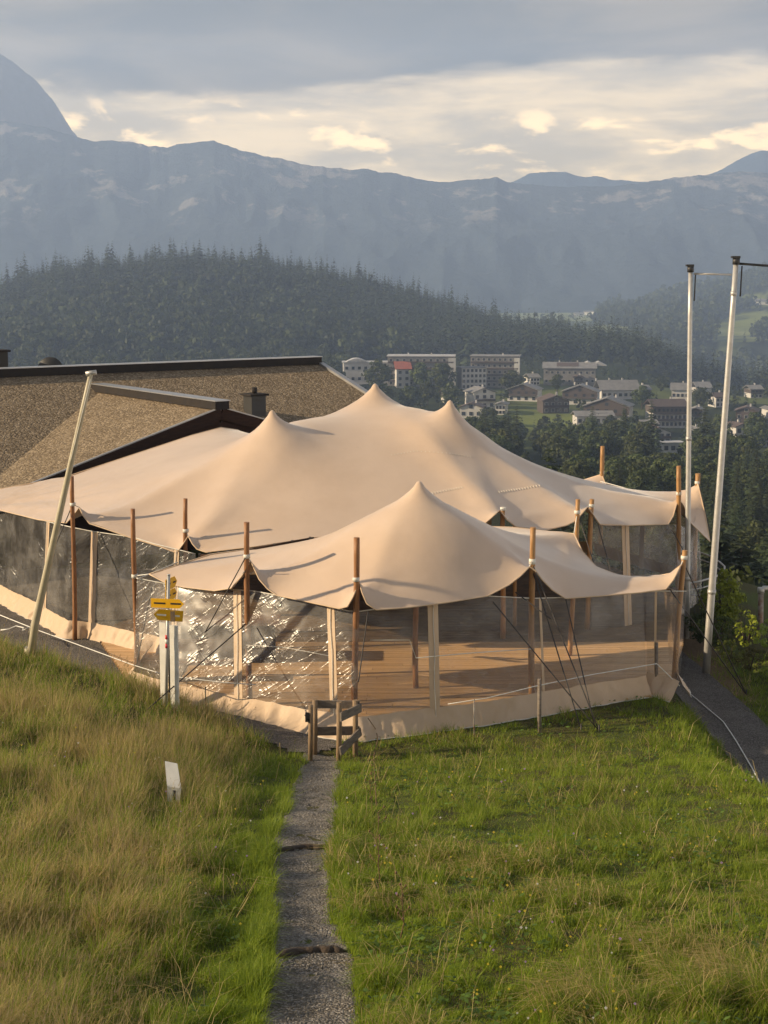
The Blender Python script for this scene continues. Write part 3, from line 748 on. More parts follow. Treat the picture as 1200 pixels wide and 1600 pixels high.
BIG_B = [(-210, 778, 42.5), (-100, 790, 41.0), (0, 797, 39.2), (60, 812, 37.2), (104, 817, 35.7), (114, 806, 35.2), (124, 793, 35.1), (130, 806, 35.0), (140, 818, 34.9), (170, 828, 34.6), (204, 840, 34.3), (250, 854, 33.9), (276, 864, 33.7), (285, 852, 33.65), (294, 838, 33.7),
         (301, 850, 33.55), (308, 858, 33.5), (322, 863, 33.3), (400, 854, 33.2), (490, 840, 33.6), (600, 832, 34.0), (700, 830, 34.3), (755, 820, 34.5), (768, 809, 34.6), (781, 797, 34.7), (792, 812, 34.7), (806, 823, 34.7), (850, 829, 35.0), (885, 821, 35.3), (897, 815, 35.4),
         (908, 804, 35.6), (918, 792, 35.8), (926, 803, 35.8), (937, 819, 35.9), (983, 821, 36.6), (1044, 819, 37.6), (1052, 806, 37.9), (1060, 778, 38.3), (1068, 790, 38.6), (1080, 818, 39.2), (1109, 846, 40.0), (1102, 805, 40.6), (1091, 757, 41.0),
         (1060, 772, 42.5), (1000, 776, 44.0), (950, 765, 45.5), (940, 741, 46.0), (915, 749, 46.3), (860, 760, 47), (760, 752, 48), (600, 745, 48.5), (500, 730, 48.5), (420, 705, 47.2), (372, 672, 44.6), (345, 668, 43.9), (300, 680, 43.4), (200, 713, 42.6), (100, 746, 42.0), (0, 764, 41.8), (-150, 775, 43.2)]
def soft(px, py, d, w=2.0, r=0.9): x, y, z = D(px, py, d); return (x, y, z, w, r)
BIG_PK = [D(425, 641, 38.0), D(586, 599, 41.0), D(703, 625, 39.2)]
BIG_S = [soft(500, 650, 39.5, .8, .3), soft(470, 654, 38.9, .8, .3), soft(640, 634, 40.2, .8, .3), soft(662, 636, 39.8, .8, .3), soft(750, 677, 39.2, .6, .4), soft(800, 711, 39.0, .6, .5), soft(850, 738, 38.9, .6, .5), soft(905, 758, 38.9, .6, .5), soft(955, 771, 38.9, .8, .5), soft(1010, 776, 38.9, .8, .4),
         soft(375, 690, 37.9, .5, .4), soft(335, 710, 37.8, .5, .4), soft(300, 730, 37.6, .4, .5)]
def rings(pk, w=0.7, k=0.62, rmax=1.6):
    out = []
    for (x, y, z) in pk:
        for r_ in (0.12, 0.2, 0.3, 0.42, 0.56, 0.72, 0.9, 1.1, 1.35, 1.6):
            if r_ > rmax: break
            n = max(8, int(r_ * 22))
            for q in range(n):
                a = 2 * math.pi * q / n; out.append((x + r_ * math.cos(a), y + r_ * math.sin(a), z - k * r_ ** 0.85 - 0.02, w * (1 - 0.45 * r_ / 1.6), 0.09))
    return out
SMALL_PK = [D(655, 751, 30.6)]
SMALL_S = rings(SMALL_PK, 0.5, 0.64, 1.6)
BIG_S = rings(BIG_PK, 0.5, 0.66, 0.95) + BIG_S

def hem_tube(bx, r, name, mt, parent, closed=True):
    P = [tuple(p) for p in bx] + ([tuple(bx[0])] if closed else []); mb = MB(); mb.tube(P, r, 6); return mb.build(name, mt, parent)

def canopy(t, B, pk, sf, h, folds, ridges=()):
    V, Fa, bx = membrane(sstitch(B), pk, sf, h)
    # tension folds running out from the lifted points of the edge
    for (px, py, d, r0, amp, k) in folds:
        cx, cy_, _ = D(px, py, d); dx = V[:, 0] - cx; dy = V[:, 1] - cy_; r = np.hypot(dx, dy); a = np.arctan2(dy, dx)
        V[:, 2] += amp * np.sin(a * k + 3 * fbm(a * 2, r * .3, 2, int(k))) * np.exp(-(r / r0) ** 2) * np.clip(r / 0.25, 0, 1) * (0.5 + 0.7 * fbm(a * 3 + 5, r * 0.4, 2, 9))
    for (k, px, py, d, amp, wd) in ridges:                       # tension ridges from a mast tip to a lifted edge point
        a = np.array(pk[k][:2]); b = np.array(D(px, py, d)[:2]); e = b - a; L = np.hypot(*e); e = e / L
        q = V[:, :2] - a; s = (q @ e) / L; o = q[:, 0] * -e[1] + q[:, 1] * e[0] + 0.10 * np.sin(s * 5 + k)
        V[:, 2] += amp * np.exp(-np.abs(o / wd) ** 1.5) * np.clip((s - .12) / .4, 0, 1) * np.clip((1.0 - s) / .12, 0, 1) * (s < 1)
    c = np_build('canopy', V, Fa, M['canopy'], t, smooth=True)
    hem_tube(bx, 0.016, 'hem', M['skirt'], c)
    return c, bx
small = thing('stretch_tent', 'smaller beige stretch tent in front with one pointed peak', 'tent', (0.2, 29.5, 0))
big = thing('stretch_tent', 'large beige stretch tent with three peaks against the chalet', 'tent', (0.5, 39, 0))
canopy(small, SMALL_B, SMALL_PK, SMALL_S, 0.15, [(392, 877, 29.35, 1.1, .035, 9), (561, 909, 28, 1.0, .035, 10), (827, 886, 29.4, 1.1, .03, 9), (1064, 883, 30.6, 2.0, .05, 14), (233, 897, 30.9, 1.6, .03, 9), (897, 834, 33.1, 1.0, .04, 9)], [(0, 392, 877, 29.35, .07, .30), (0, 561, 909, 28.0, .06, .26), (0, 827, 886, 29.4, .08, .30), (0, 1064, 883, 30.6, .07, .35), (0, 897, 834, 33.1, .08, .28), (0, 233, 897, 30.9, .05, .3)])
canopy(big, BIG_B, BIG_PK, BIG_S, 0.19, [(124, 793, 35.1, 1.6, .05, 9), (294, 838, 33.7, 1.2, .05, 9), (781, 797, 34.7, 1.4, .05, 10), (918, 792, 35.8, 1.5, .05, 10), (1060, 778, 38.3, 1.3, .05, 10), (1091, 757, 41, 1.8, .06, 12), (-30, 790, 40.2, 3.4, .07, 16), (60, 790, 38.5, 2.0, .05, 13)], [(0, 124, 793, 35.1, .14, .45), (0, 294, 838, 33.7, .09, .4), (1, 781, 797, 34.7, .15, .40), (2, 781, 797, 34.7, .06, .35), (2, 918, 792, 35.8, .14, .40), (2, 1060, 778, 38.3, .10, .4), (1, 294, 838, 33.7, .05, .5)])
# stitched seam rows over the canopy: short light stitches (surveyed on the fabric)
def on_canopy(root, px, py):
    c = [o for o in root.children if o.name.startswith('canopy')][0]
    o = Vector((0, 0, H)) - Vector(parent_loc(root)); d = Vector(ray(px, py)).normalized()
    ok, p, nrm, _ = c.ray_cast(o, d)
    return (p + Vector(parent_loc(root)), nrm) if ok else (None, None)
bpy.context.view_layer.update()
def seam(root, pts, n, L=0.05):
    mb = MB(); k = 0
    for i in range(n):
        t = i / (n - 1) * (len(pts) - 1); j = min(int(t), len(pts) - 2); f = t - j
        px = pts[j][0] * (1 - f) + pts[j + 1][0] * f; py = pts[j][1] * (1 - f) + pts[j + 1][1] * f
        p, nr = on_canopy(root, px, py)
        if p is None: continue
        if nr.z < 0: nr = -nr
        q = p + nr * 0.006; e = Vector((0.25, -0.7, 0)); e = (e - nr * e.dot(nr)).normalized() * L
        mb.tube([q - e, q + e], 0.007, 4); k += 1
    if k: tag(mb.build('seam_stitching', M['tape'], root), kind='stuff')
seam(big, [(612, 711), (650, 705), (700, 708), (735, 714)], 24, 0.02)
seam(big, [(676, 771), (700, 766), (722, 762)], 12, 0.05)
seam(big, [(780, 769), (810, 765), (843, 759)], 16, 0.05)

# ---------------------------------------------------------------- tent walls
def poly_at(pts, s):
    """point at arclength fraction s of a polyline given per-vertex params"""
    return None
def wall(t, base, tops, strips, name_seed, skirt=0.43, lit=None, wr=0.03, vsub=26, toptape=True, inset=0.12):
    """base/tops: matching lists of 3d points (foot and head of the wall). strips: (segment parameter 0..n-1, width m) zip bands."""
    B = [Vector(p) for p in base]; T = [Vector(p) for p in tops]
    for i in range(len(T)):
        e = (B[min(i + 1, len(B) - 1)] - B[max(i - 1, 0)]).normalized().cross(Vector((0, 0, 1))); T[i] = T[i] - e * inset + Vector((0, 0, .02))
    seg = [(B[i + 1] - B[i]).length for i in range(len(B) - 1)]
    cum = [0]
    for q in seg: cum.append(cum[-1] + q)
    tot = cum[-1]
    def at(s):
        s = min(max(s, 0), tot); i = 0
        while i < len(seg) - 1 and s > cum[i + 1]: i += 1
        f = (s - cum[i]) / max(seg[i], 1e-6)
        return B[i].lerp(B[i + 1], f), T[i].lerp(T[i + 1], f), (B[i + 1] - B[i]).normalized().cross(Vector((0, 0, 1)))
    cuts = [0.0]; spans = []
    st = []
    for (pos, w) in strips:
        i = int(pos); s = cum[i] + (pos - i) * (seg[i] if i < len(seg) else 0); st.append((max(0, s - w / 2), min(tot, s + w / 2)))
    cur = 0.0
    for a, b in sorted(st):
        if a - cur > 0.05: spans.append(('clear_panel', cur, a))
        spans.append(('zip_strip', a, b)); cur = b
    if tot - cur > 0.05: spans.append(('clear_panel', cur, tot))
    def sheet(s0, s1, v0, v1, amp, m, name, nu=None, off=0.0, nv=None):
        nu = nu or max(3, int((s1 - s0) / 0.07)); nv = nv or vsub
        V = np.zeros((nu, nv, 3))
        for i in range(nu):
            s = s0 + (s1 - s0) * i / (nu - 1); b, tp, nr = at(s)
            hs = skirt / max((tp - b).length, .1)
            for j in range(nv):
                v = v0(hs) + (v1(hs) - v0(hs)) * j / (nv - 1); p = b.lerp(tp, v) + nr * off; V[i, j] = p
        ss = np.linspace(s0, s1, nu)[:, None] + name_seed * 7; zz = V[:, :, 2]
        hh = (V[:, :, 2] - V[:, :1, 2]) / 2.4
        if amp:
            dsp = amp * (fbm((ss + zz * 0.6) * 2.4, (zz - ss * 0.5) * 1.3, 4, 111 + int(name_seed)) + 0.8 * (np.abs(fbm((ss - zz * .9) * 1.5, (zz + ss * .4) * 3.0, 3, 131))))
            ew = np.minimum(1, np.minimum(np.arange(nv), np.arange(nv)[::-1]) / 3.0)[None, :] * np.minimum(1, np.minimum(np.arange(nu), np.arange(nu)[::-1]) / 2.0)[:, None]
            _, _, nr = at((s0 + s1) / 2); V += (dsp * ew)[:, :, None] * np.array(nr)[None, None, :]
        return np_build(name, V.reshape(-1, 3), grid_faces(nu, nv), m, t, smooth=True), V
    for nm, a, b in spans:
        if nm == 'clear_panel':
            sheet(a, b, lambda h: h * 0.98, lambda h: 1.0, wr, M['plastic'], nm)
        else:
            sheet(a, b, lambda h: 0.02, lambda h: 1.0, 0.02, M['skirt'], nm, nu=4, off=0.012)
            if b - a > 0.12:
                P = []
                for j in range(14):
                    bb, tp, nr = at((a + b) / 2 + .01 * math.sin(j)); P.append(bb.lerp(tp, .02 + .98 * j / 13) + nr * 0.03)
                mb = MB(); mb.tube(P, 0.008, 5); mb.build('zip', M['tape'], t)
    if skirt < .05: return at, tot
    # beige skirt with gathered folds, foot laid out on the ground
    nu = max(6, int(tot / 0.05)); nv = 9; V = np.zeros((nu, nv, 3))
    for i in range(nu):
        s = tot * i / (nu - 1); b, tp, nr = at(s); hs = skirt / max((tp - b).length, .1)
        n1 = float(fbm(s * 4.0 + name_seed, 1.7, 3, 151)); n2 = float(fbm(s * 1.2 + name_seed, 4.4, 3, 153))
        for j in range(nv):
            v = j / (nv - 1); p = b.lerp(tp, hs * v)
            n3 = float(fbm(s * 6.5 - v * 1.6 * (1 if n2 > 0 else -1) + name_seed * 3, v * .8, 3, 157)); fo = (1 - v) ** 1.2 * (0.20 + 0.12 * n2 + 0.06 * n1) + (0.07 * n3 + 0.03 * n1) * math.sin(math.pi * min(1, .12 + v * .95)) + 0.012
            p = p + nr * fo; p.z += 0.02 * n2 * (1 - v) + (0.03 * n1 * v)
            V[i, j] = p
    sk = np_build('skirt', V.reshape(-1, 3), grid_faces(nu, nv), M['skirt'], t, smooth=True)
    mb = MB(); mb.tube([tuple(V[i, 0] + np.array([0, 0, .012])) for i in range(0, nu, 2)], 0.012, 5); mb.build('skirt_rope', M['tape'], sk)
    if toptape:
        mb = MB(); P = []
        for i in range(60):
            s = tot * i / 59; b, tp, nr = at(s); P.append(tp + nr * 0.01)
        mb.tube(P, 0.012, 6); mb.build('head_tape', M['tape'], t)
    # slack cord across the panels
    return at, tot

def W0(px, py, z=0.0):
    p = Vector(G(px, py, z)); g = float(ground_z(p.x, p.y)); return p
sm_base = [G(207, 1080), G(270, 1101), G(400, 1126), G(480, 1143), G(560, 1155), G(680, 1140), G(760, 1129), G(840, 1115), G(925, 1100), G(1010, 1086)]
sm_dep = [p[1] for p in sm_base]
sm_top_py = [(207, 906), (270, 918), (390, 926), (470, 941), (552, 960), (680, 943), (760, 934), (838, 938), (925, 935), (1010, 927)]
_fb = sorted([q for q in SMALL_B[:33]])
sm_top = [D(a, b, float(np.interp(a, [q[0] for q in _fb], [q[2] for q in _fb])) + 0.03) for (a, b) in sm_top_py]
for q in sm_top: pass
wall(small, sm_base, sm_top, [(1.80, .21), (3.55, .17), (5.0, .22), (7.12, .06)], 1, wr=.016)
# right-hand corner flap, hanging open a little
wall(small, [G(1012, 1079), G(1035, 1086), G(1060, 1096)], [D(1003, 927, 30.3), D(1035, 926, 30.4), D(1066, 926, 30.5)], [(0.5, .05)], 2, wr=0.05)
wall(small, [G(1062, 1090), G(1048, 1062)], [D(1066, 926, 30.6), D(1046, 918, 31.1)], [], 3)
# left side wall of the small tent, back to the large one
wall(small, [G(238, 1024), G(207, 1078)], [D(270, 880, 33.3), D(207, 906, 30.85)], [], 4)
# large tent: left front, right front, right side, back
wall(big, [G(-130, 905), G(0, 938), G(60, 968), G(106, 996), G(136, 997), G(204, 1013), G(236, 1020), G(300, 1034)],
     [D(-130, 800, 43.5), D(0, 801, 39.3), D(60, 815, 37.0), D(106, 826, 35.2), D(136, 832, 35.0), D(204, 842, 34.2), D(236, 852, 33.9), D(300, 868, 33.4)],
     [(2.2, .22), (4.1, .24), (6.55, .16)], 5, wr=.06)
wall(big, [G(925, 990), G(1000, 978), G(1062, 965)], [D(925, 824, 36.0), D(1000, 822, 36.9), D(1062, 822, 38.2)], [(0.75, .24)], 6, skirt=.02)
wall(big, [G(1062, 965), G(1088, 945), G(1098, 930)], [D(1062, 822, 38.2), D(1088, 826, 39.6), D(1098, 790, 41.0)], [], 7, skirt=.02)
wall(big, [(6.6, 46.0, 0), (0, 48.0, 0), (-3, 47.6, 0)], [(6.8, 46.0, 2.4), (0, 48.0, 2.4), (-3, 47.6, 2.5)], [(0.5, .3)], 8)
wall(big, [(8.9, 41.2, 0), (6.6, 46.0, 0)], [(8.9, 41.2, 2.3), (6.8, 46.0, 2.4)], [(0.5, .25)], 9)

# eaves roll where the two canopies are laced together
mb = MB(); P = [D(312, 869, 32.4), D(350, 868, 31.9), D(400, 859, 31.9), D(445, 850, 32.2), D(490, 842, 32.6)]
mb.tube(P, 0.045, 8); rl = mb.build('edge_roll', M['dark_wood'], small)
for k in range(7):
    a = Vector(P[0]).lerp(Vector(P[2]), k / 6) if k < 4 else Vector(P[2]).lerp(Vector(P[4]), (k - 3) / 3.2)
    m2 = MB(); m2.box(tuple(a), (.05, .13, .11)); m2.build('toggle', M['rope_dark'], rl)

# timber floor inside, board by board
def build_floor():
    t = link('deck', None); t.location = (0, 34, 0); tag(t, kind='structure')
    poly = [(-5.6, 31.2), (-2.6, 28.75), (-0.5, 27.5), (3.1, 29.15), (6.0, 30.2), (7.2, 34.5), (8.4, 40.5), (6.2, 45.5), (-3, 47), (-4, 42.5), (-7.2, 35.6)]
    def span(y):
        xs = []
        for i in range(len(poly)):
            (xa, ya), (xb, yb) = poly[i], poly[(i + 1) % len(poly)]
            if (ya - y) * (yb - y) < 0: xs.append(xa + (xb - xa) * (y - ya) / (yb - ya))
        return (min(xs), max(xs)) if len(xs) >= 2 else None
    y = 27.66; k = 0; w = 0.185
    while y < 46.6:
        s = span(y)
        if s:
            a, b = s; x = a
            j = a + random.uniform(1.5, 4.0)
            while x < b:
                e = min(j, b)
                if e - x > 0.15:
                    mb = MB(); mb.box(((x + e) / 2, y, 0.035 + random.uniform(-.003, .003)), (e - x - .008, w - .012, 0.05)); o = mb.build('floor_board', M['deck' if y < 34.6 else 'deck_shaded'], t)
                x = e; j = e + random.uniform(3.0, 4.4)
        y += w
build_floor()
# furniture seen through the film
st = thing('serving_counter', 'dark counter with pale brown top standing inside the small tent', 'counter', (-3.6, 33.0, .06))
for nm, c, s, m in (('counter_top', (-3.55, 33.0, .98), (2.3, .9, .06), 'brown_wood'), ('counter_front', (-3.55, 32.65, .50), (2.1, .06, .90), 'dark_wood'), ('counter_side', (-2.55, 33.0, .50), (.06, .62, .90), 'dark_wood'), ('counter_side', (-4.6, 33.0, .50), (.06, .62, .90), 'dark_wood')):
    mb = MB(); mb.box(c, s, 0.0); mb.build(nm, M[m], st)
st = thing('wooden_bench', 'brown wooden bench under the canopy near the counter', 'bench', (-3.9, 31.2, .06))
for nm, c, s in (('seat', (-3.9, 31.2, .47), (1.6, .42, .05)), ('leg', (-4.55, 31.2, .25), (.06, .36, .38)), ('leg', (-3.25, 31.2, .25), (.06, .36, .38)), ('backrest', (-3.9, 31.42, .78), (1.6, .04, .28))):
    mb = MB(); mb.box(c, s, 0.0); mb.build(nm, M['brown_wood'], st)

# ---------------------------------------------------------------- wooden tent poles with their straps
POLE_G = 'wooden poles holding up the tent edges'
def pole(px, ptop, d, base_px, zb, label, r=0.058, m='pole', lean_d=0.0, group=POLE_G):
    tp = Vector(D(px, ptop, d)); bz = zb; bx = (base_px - px) / F * d
    b = Vector((tp.x + bx, tp.y + lean_d, bz))
    t = thing('tent_pole', label, 'pole', tuple(b), group)
    n = 12; pts = []; rr = []
    for i in range(n):
        f = i / (n - 1); p = b.lerp(tp, f); p.x += .012 * math.sin(f * 5 + px); p.y += .01 * math.cos(f * 4 + px); pts.append(p); rr.append(r * (1.06 - .14 * f) * (1 + .04 * math.sin(f * 17 + px)))
    mb = MB(); mb.tube(pts, rr, 12); mb.build('shaft', M[m], t)
    return t, b, tp
def strap(t, a, b, r=0.012, m='rope_dark', name='strap', sag=0.0):
    a = Vector(a); b = Vector(b); pts = []
    for i in range(7):
        f = i / 6; p = a.lerp(b, f); p.z -= sag * 4 * f * (1 - f); pts.append(p)
    mb = MB(); mb.tube(pts, r, 5); return mb.build(name, M[m], t)
def lash(t, b, tp, z, r):
    f = (z - b.z) / (tp.z - b.z); p = b.lerp(tp, f); mb = MB(); mb.tube([p - Vector((0, 0, .04)), p + Vector((0, 0, .04))], r * 1.18, 10); mb.build('lashing', M['tape'], t)
    return p
PL_ = {}
for key, px, py, d, bpx, zb, lab, r, m in (
    ('113', 113, 744, 34.95, 108, -0.05, 'thin brown pole at the outward corner of the big tent beside the leaning white mast', .055, 'pole'),
    ('208', 208, 795, 31.15, 207, -0.02, 'brown pole standing free left of the yellow signpost', .055, 'pole'),
    ('290', 290, 779, 33.75, 286, 0.03, 'brown pole in the notch of the big tent edge above the small tent tip', .055, 'pole'),
    ('385', 385, 816, 29.35, 385, 0.03, 'brown pole behind the beige skirt between signpost and wooden gate', .06, 'pole'),
    ('557', 557, 840, 27.95, 553, 0.03, 'brown pole rising right behind the small wooden gate', .062, 'pole'),
    ('833', 832, 824, 29.45, 835, 0.03, 'brown pole below the right shoulder of the small tent, crossed by dark straps', .062, 'pole2'),
    ('1068', 1070, 860, 30.65, 1058, 0.0, 'leaning orange brown pole tied to the far right tip of the small tent', .06, 'pole2'),
    ('787', 786, 796, 34.9, 788, 0.03, 'short looking pole poking up behind the small tent peak, nearer of the pair', .062, 'pole2'),
    ('805', 805, 785, 36.2, 806, 0.03, 'thin pole just behind its twin at the big tent notch', .05, 'pole2'),
    ('902', 903, 780, 33.3, 896, 0.03, 'orange pole tied to the back corner of the small tent', .055, 'pole2'),
    ('925', 925, 780, 35.9, 921, 0.03, 'orange pole in the right notch of the big tent edge', .062, 'pole2'),
    ('942', 942, 697, 46.0, 941, 0.0, 'orange pole at the far back corner of the big tent before the meadow', .07, 'pole2'),
    ('1062', 1061, 728, 38.2, 1066, 0.0, 'orange pole at the right front corner of the big tent beside the thin flagpole', .065, 'pole2'),
    ('1090', 1090, 740, 41.1, 1090, 0.0, 'short topped orange pole holding the hanging pale corner flap', .075, 'pole2'),
    ('650', 650, 900, 30.6, 650, 0.05, 'inner mast under the single peak of the small tent seen through the film', .06, 'pole')):
    PL_[key] = pole(px, py, d, bpx, zb, lab, r, m)
# masts under the big peaks
for (x, y, z), lab in zip(BIG_PK, ('inner mast under the left peak of the big tent', 'inner mast under the tallest peak of the big tent', 'inner mast under the right peak of the big tent')):
    t = thing('tent_mast', lab, 'pole', (x, y, 0.05)); mb = MB(); mb.tube([(x, y, .05), (x, y, z - .12)], [.065, .05], 10); mb.build('shaft', M['pole'], t)
def tie(key, px, py, d, zt, m='rope_white', r=.012):
    t, b, tp = PL_[key]; f = (zt - b.z) / (tp.z - b.z); strap(t, b.lerp(tp, f), D(px, py, d), r, m, 'tie_rope'); 
def zat(key, py):
    t, b, tp = PL_[key]; return H + elev(py) * tp.y
for key, py, px2, py2, d2 in (('113', 788, 124, 793, 35.1), ('290', 829, 294, 838, 33.7), ('385', 869, 392, 877, 29.35), ('557', 905, 561, 909, 28.0), ('833', 876, 827, 886, 29.4), ('833', 878, 837, 892, 29.4), ('1068', 871, 1064, 883, 30.6),
                              ('787', 795, 781, 797, 34.7), ('805', 793, 792, 812, 34.7), ('902', 800, 897, 834, 33.1), ('925', 790, 918, 792, 35.8), ('1062', 771, 1060, 778, 38.3), ('1090', 754, 1091, 757, 41.0), ('942', 738, 940, 741, 46.0), ('208', 900, 233, 897, 30.9)):
    z = zat(key, py); tie(key, px2, py2, d2, z); t, b, tp = PL_[key]; lash(t, b, tp, z, .06)
# dark guy straps down to pegs: (pole, photo start row, end px, end py, depth or None for ground)
GUY = [('833', 890, 908, 1140), ('833', 880, 936, 1142), ('557', 975, 563, 1066), ('1068', 880, 1166, 1085), ('113', 790, 60, 905), ('385', 876, 270, 1075), ('385', 985, 225, 1105), ('290', 833, 232, 905), ('208', 960, 250, 880)]
def ground_or(px, py):
    return hit(px, py)
for key, py, ex, ey in GUY[:2] + GUY[3:4]:
    t, b, tp = PL_[key]; z = zat(key, py); f = (z - b.z) / (tp.z - b.z); e = Vector(ground_or(ex, ey)); strap(t, b.lerp(tp, f), e, .014, 'rope_dark', 'guy_strap')
    mb = MB(); mb.tube([e + Vector((0, 0, .12)), e - Vector((0, 0, .25))], .018, 6); mb.build('peg', M['rope_dark'], t)
def rope(name, label, pts, r, m, cat='rope', group=None):
    mb = MB(); mb.tube(pts, r, 5); o = mb.build(name, M[m]); tag(o, label, cat, group); return o
def line(a, b, n=8, sag=0.0):
    a = Vector(a); b = Vector(b); out = []
    for i in range(n):
        f = i / (n - 1); p = a.lerp(b, f); p.z -= 4 * sag * f * (1 - f); out.append(tuple(p))
    return out
g_ = 'dark guy straps bracing the tents'
for lab, a, b in (
    ('dark strap slanting from the small tent shoulder down to the lawn peg', D(770, 940, 28.75), hit(936, 1142)),
    ('dark strap from the right notch crossing the clear panel', D(805, 925, 29.1), D(862, 968, 28.6)),
    ('dark strap from the small tent right eave down to the peg', D(884, 936, 29.55), hit(930, 1138)),
    ('dark strap from the small tent far right hem past the road', D(1047, 921, 30.3), hit(1166, 1085)),
    ('dark strap dropping from the tall gate pole to the skirt', D(575, 955, 27.7), D(560, 1066, 27.0)),
    ('dark strap from the gate side pole down past the signpost', D(383, 872, 29.2), hit(268, 1085)),
    ('dark strap crossing low behind the white signboards', D(384, 975, 29.1), hit(226, 1112)),
    ('dark strap leaning from the small tent left tip to the grass', D(238, 915, 30.9), hit(206, 1005 + 70)),
    ('dark strap behind the leaning mast at the big tent corner', D(112, 792, 35.0), D(64, 905, 34.0)),
    ('dark strap from the big tent front edge to the deck', D(935, 822, 35.8), D(958, 905, 34.5)),
    ('dark strap beside the right front corner of the big tent', D(1046, 820, 37.5), D(1072, 868, 36.6)),
    ('dark strap running down outside the hanging corner flap', D(1092, 756, 40.9), D(1114, 850, 39.2)),
    ('dark strap in the gap between the two canopies at the back', D(905, 810, 33.3), D(928, 880, 32.6))):
    rope('guy_strap', lab, line(a, b), .013, 'rope_dark', 'strap', g_)
# tubular braces
rope('white_cord', 'white cord stretched along the lawn edge beside the tarmac walk', [hit(1062, 1072)] + [tuple(Vector(hit(a, b)) + Vector((0, 0, .06))) for a, b in ((1090, 1098), (1130, 1132), (1150, 1162), (1175, 1205), (1204, 1262))], .014, 'rope_white', 'cord')
rope('white_cord', 'thin white cord running from the yard past the signpost at left', [D(-10, 957, 34)] + [D(a, b, d) for a, b, d in ((60, 985, 32.5), (110, 1003, 31.5), (205, 1038, 29.8), (262, 1056, 28.6), (345, 1066, 28.4), (400, 1070, 28.3))], .011, 'rope_white', 'cord')
rope('white_cord', 'loose white cord coiled in the tall grass below the leaning mast', [tuple(Vector(hit(a, b)) + Vector((0, 0, .25 + .05 * i))) for i, (a, b) in enumerate(((2, 1000), (14, 1002), (26, 1000), (38, 1006), (36, 1014), (46, 1012)))], .016, 'rope_white', 'cord')
for lab, pts in (('white cord slung inside the front panels right of the gate pole', [(578, 1000, 28.2), (640, 1000, 28.4), (650, 1028, 28.0), (740, 1020, 28.3), (830, 1014, 29.3)]),
                 ('white cord sagging across the panel left of the gate pole', [(385, 1008, 29.2), (440, 1011, 28.7), (490, 1020, 28.3), (520, 1026, 28.0)]),
                 ('low white fence cord between the short lawn posts', [(700, 1100, 27.4), (760, 1091, 27.7), (842, 1071, 28.0), (925, 1054, 29.0), (1026, 1037, 30.1), (1062, 1072, 30.0)])):
    rope('white_cord', lab, [D(*p) for p in pts], .010, 'rope_white', 'cord')
for i, lab in ((0, 'head'),): pass
# ------------------------------------------------------------------ trees
def spruce_geo(h, tiers, per, seed, rad=0.2, droop=0.30, leaves=1, base=0.10, dark=(0.020, 0.032, 0.016), light=(0.064, 0.082, 0.032), twig=0):
    """whorls of drooping, ragged boughs; returns verts, tris, vertex colours"""
    r = np.random.default_rng(seed); V = []; T = []; Cc = []
    dark = np.array(dark); light = np.array(light)
    for k in range(tiers):
        f = k / max(tiers - 1, 1); z0 = h * (base + (1 - base) * f ** 0.93)
        L0 = h * rad * (1 - f) ** 0.85 + 0.02 * h
        for q in range(max(4, int(per * (1 - 0.45 * f)))):
            a = 2 * math.pi * (q + r.random()) / max(4, int(per * (1 - 0.45 * f))); L = L0 * (0.65 + 0.55 * r.random()); w = L * (0.30 + 0.22 * r.random())
            z = z0 + (r.random() - .5) * h * 0.7 / tiers; dz = -droop * L * (0.6 + 0.8 * r.random()) * (1 - 0.75 * f)
            ca, sa = math.cos(a), math.sin(a); tint = r.random()
            c = dark + (light - dark) * (0.25 + 0.5 * tint)
            n = len(V)
            if twig:
                m = twig
                for s_ in range(m):
                    g = (s_ + 0.5) / m; bx = L * (0.12 + 0.88 * g); ww = w * (1.15 - 0.8 * g) * (0.7 + .6 * r.random()); zz = z + dz * g + L * .06 * (r.random() - .5); ln = L * 0.34 * (1.1 - .5 * g)
                    n = len(V)
                    for (px, py, pz) in ((bx - ln * .4, 0, .05 * L), (bx + ln * .1, ww, -.10 * L), (bx + ln, ww * .25, -.06 * L), (bx + ln * .1, -ww, -.10 * L)):
                        py += (r.random() - .5) * ww * .35
                        V.append((px * ca - py * sa, px * sa + py * ca, zz + pz * (.6 + .8 * r.random())))
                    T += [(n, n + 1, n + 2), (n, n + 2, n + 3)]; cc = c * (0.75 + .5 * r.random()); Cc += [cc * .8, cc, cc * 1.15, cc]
            else:
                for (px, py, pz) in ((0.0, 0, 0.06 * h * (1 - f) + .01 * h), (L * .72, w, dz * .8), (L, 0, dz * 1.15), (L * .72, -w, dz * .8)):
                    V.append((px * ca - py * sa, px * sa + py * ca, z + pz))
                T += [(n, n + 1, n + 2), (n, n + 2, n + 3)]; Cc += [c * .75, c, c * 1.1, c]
    return np.array(V), np.array(T), np.array(Cc)
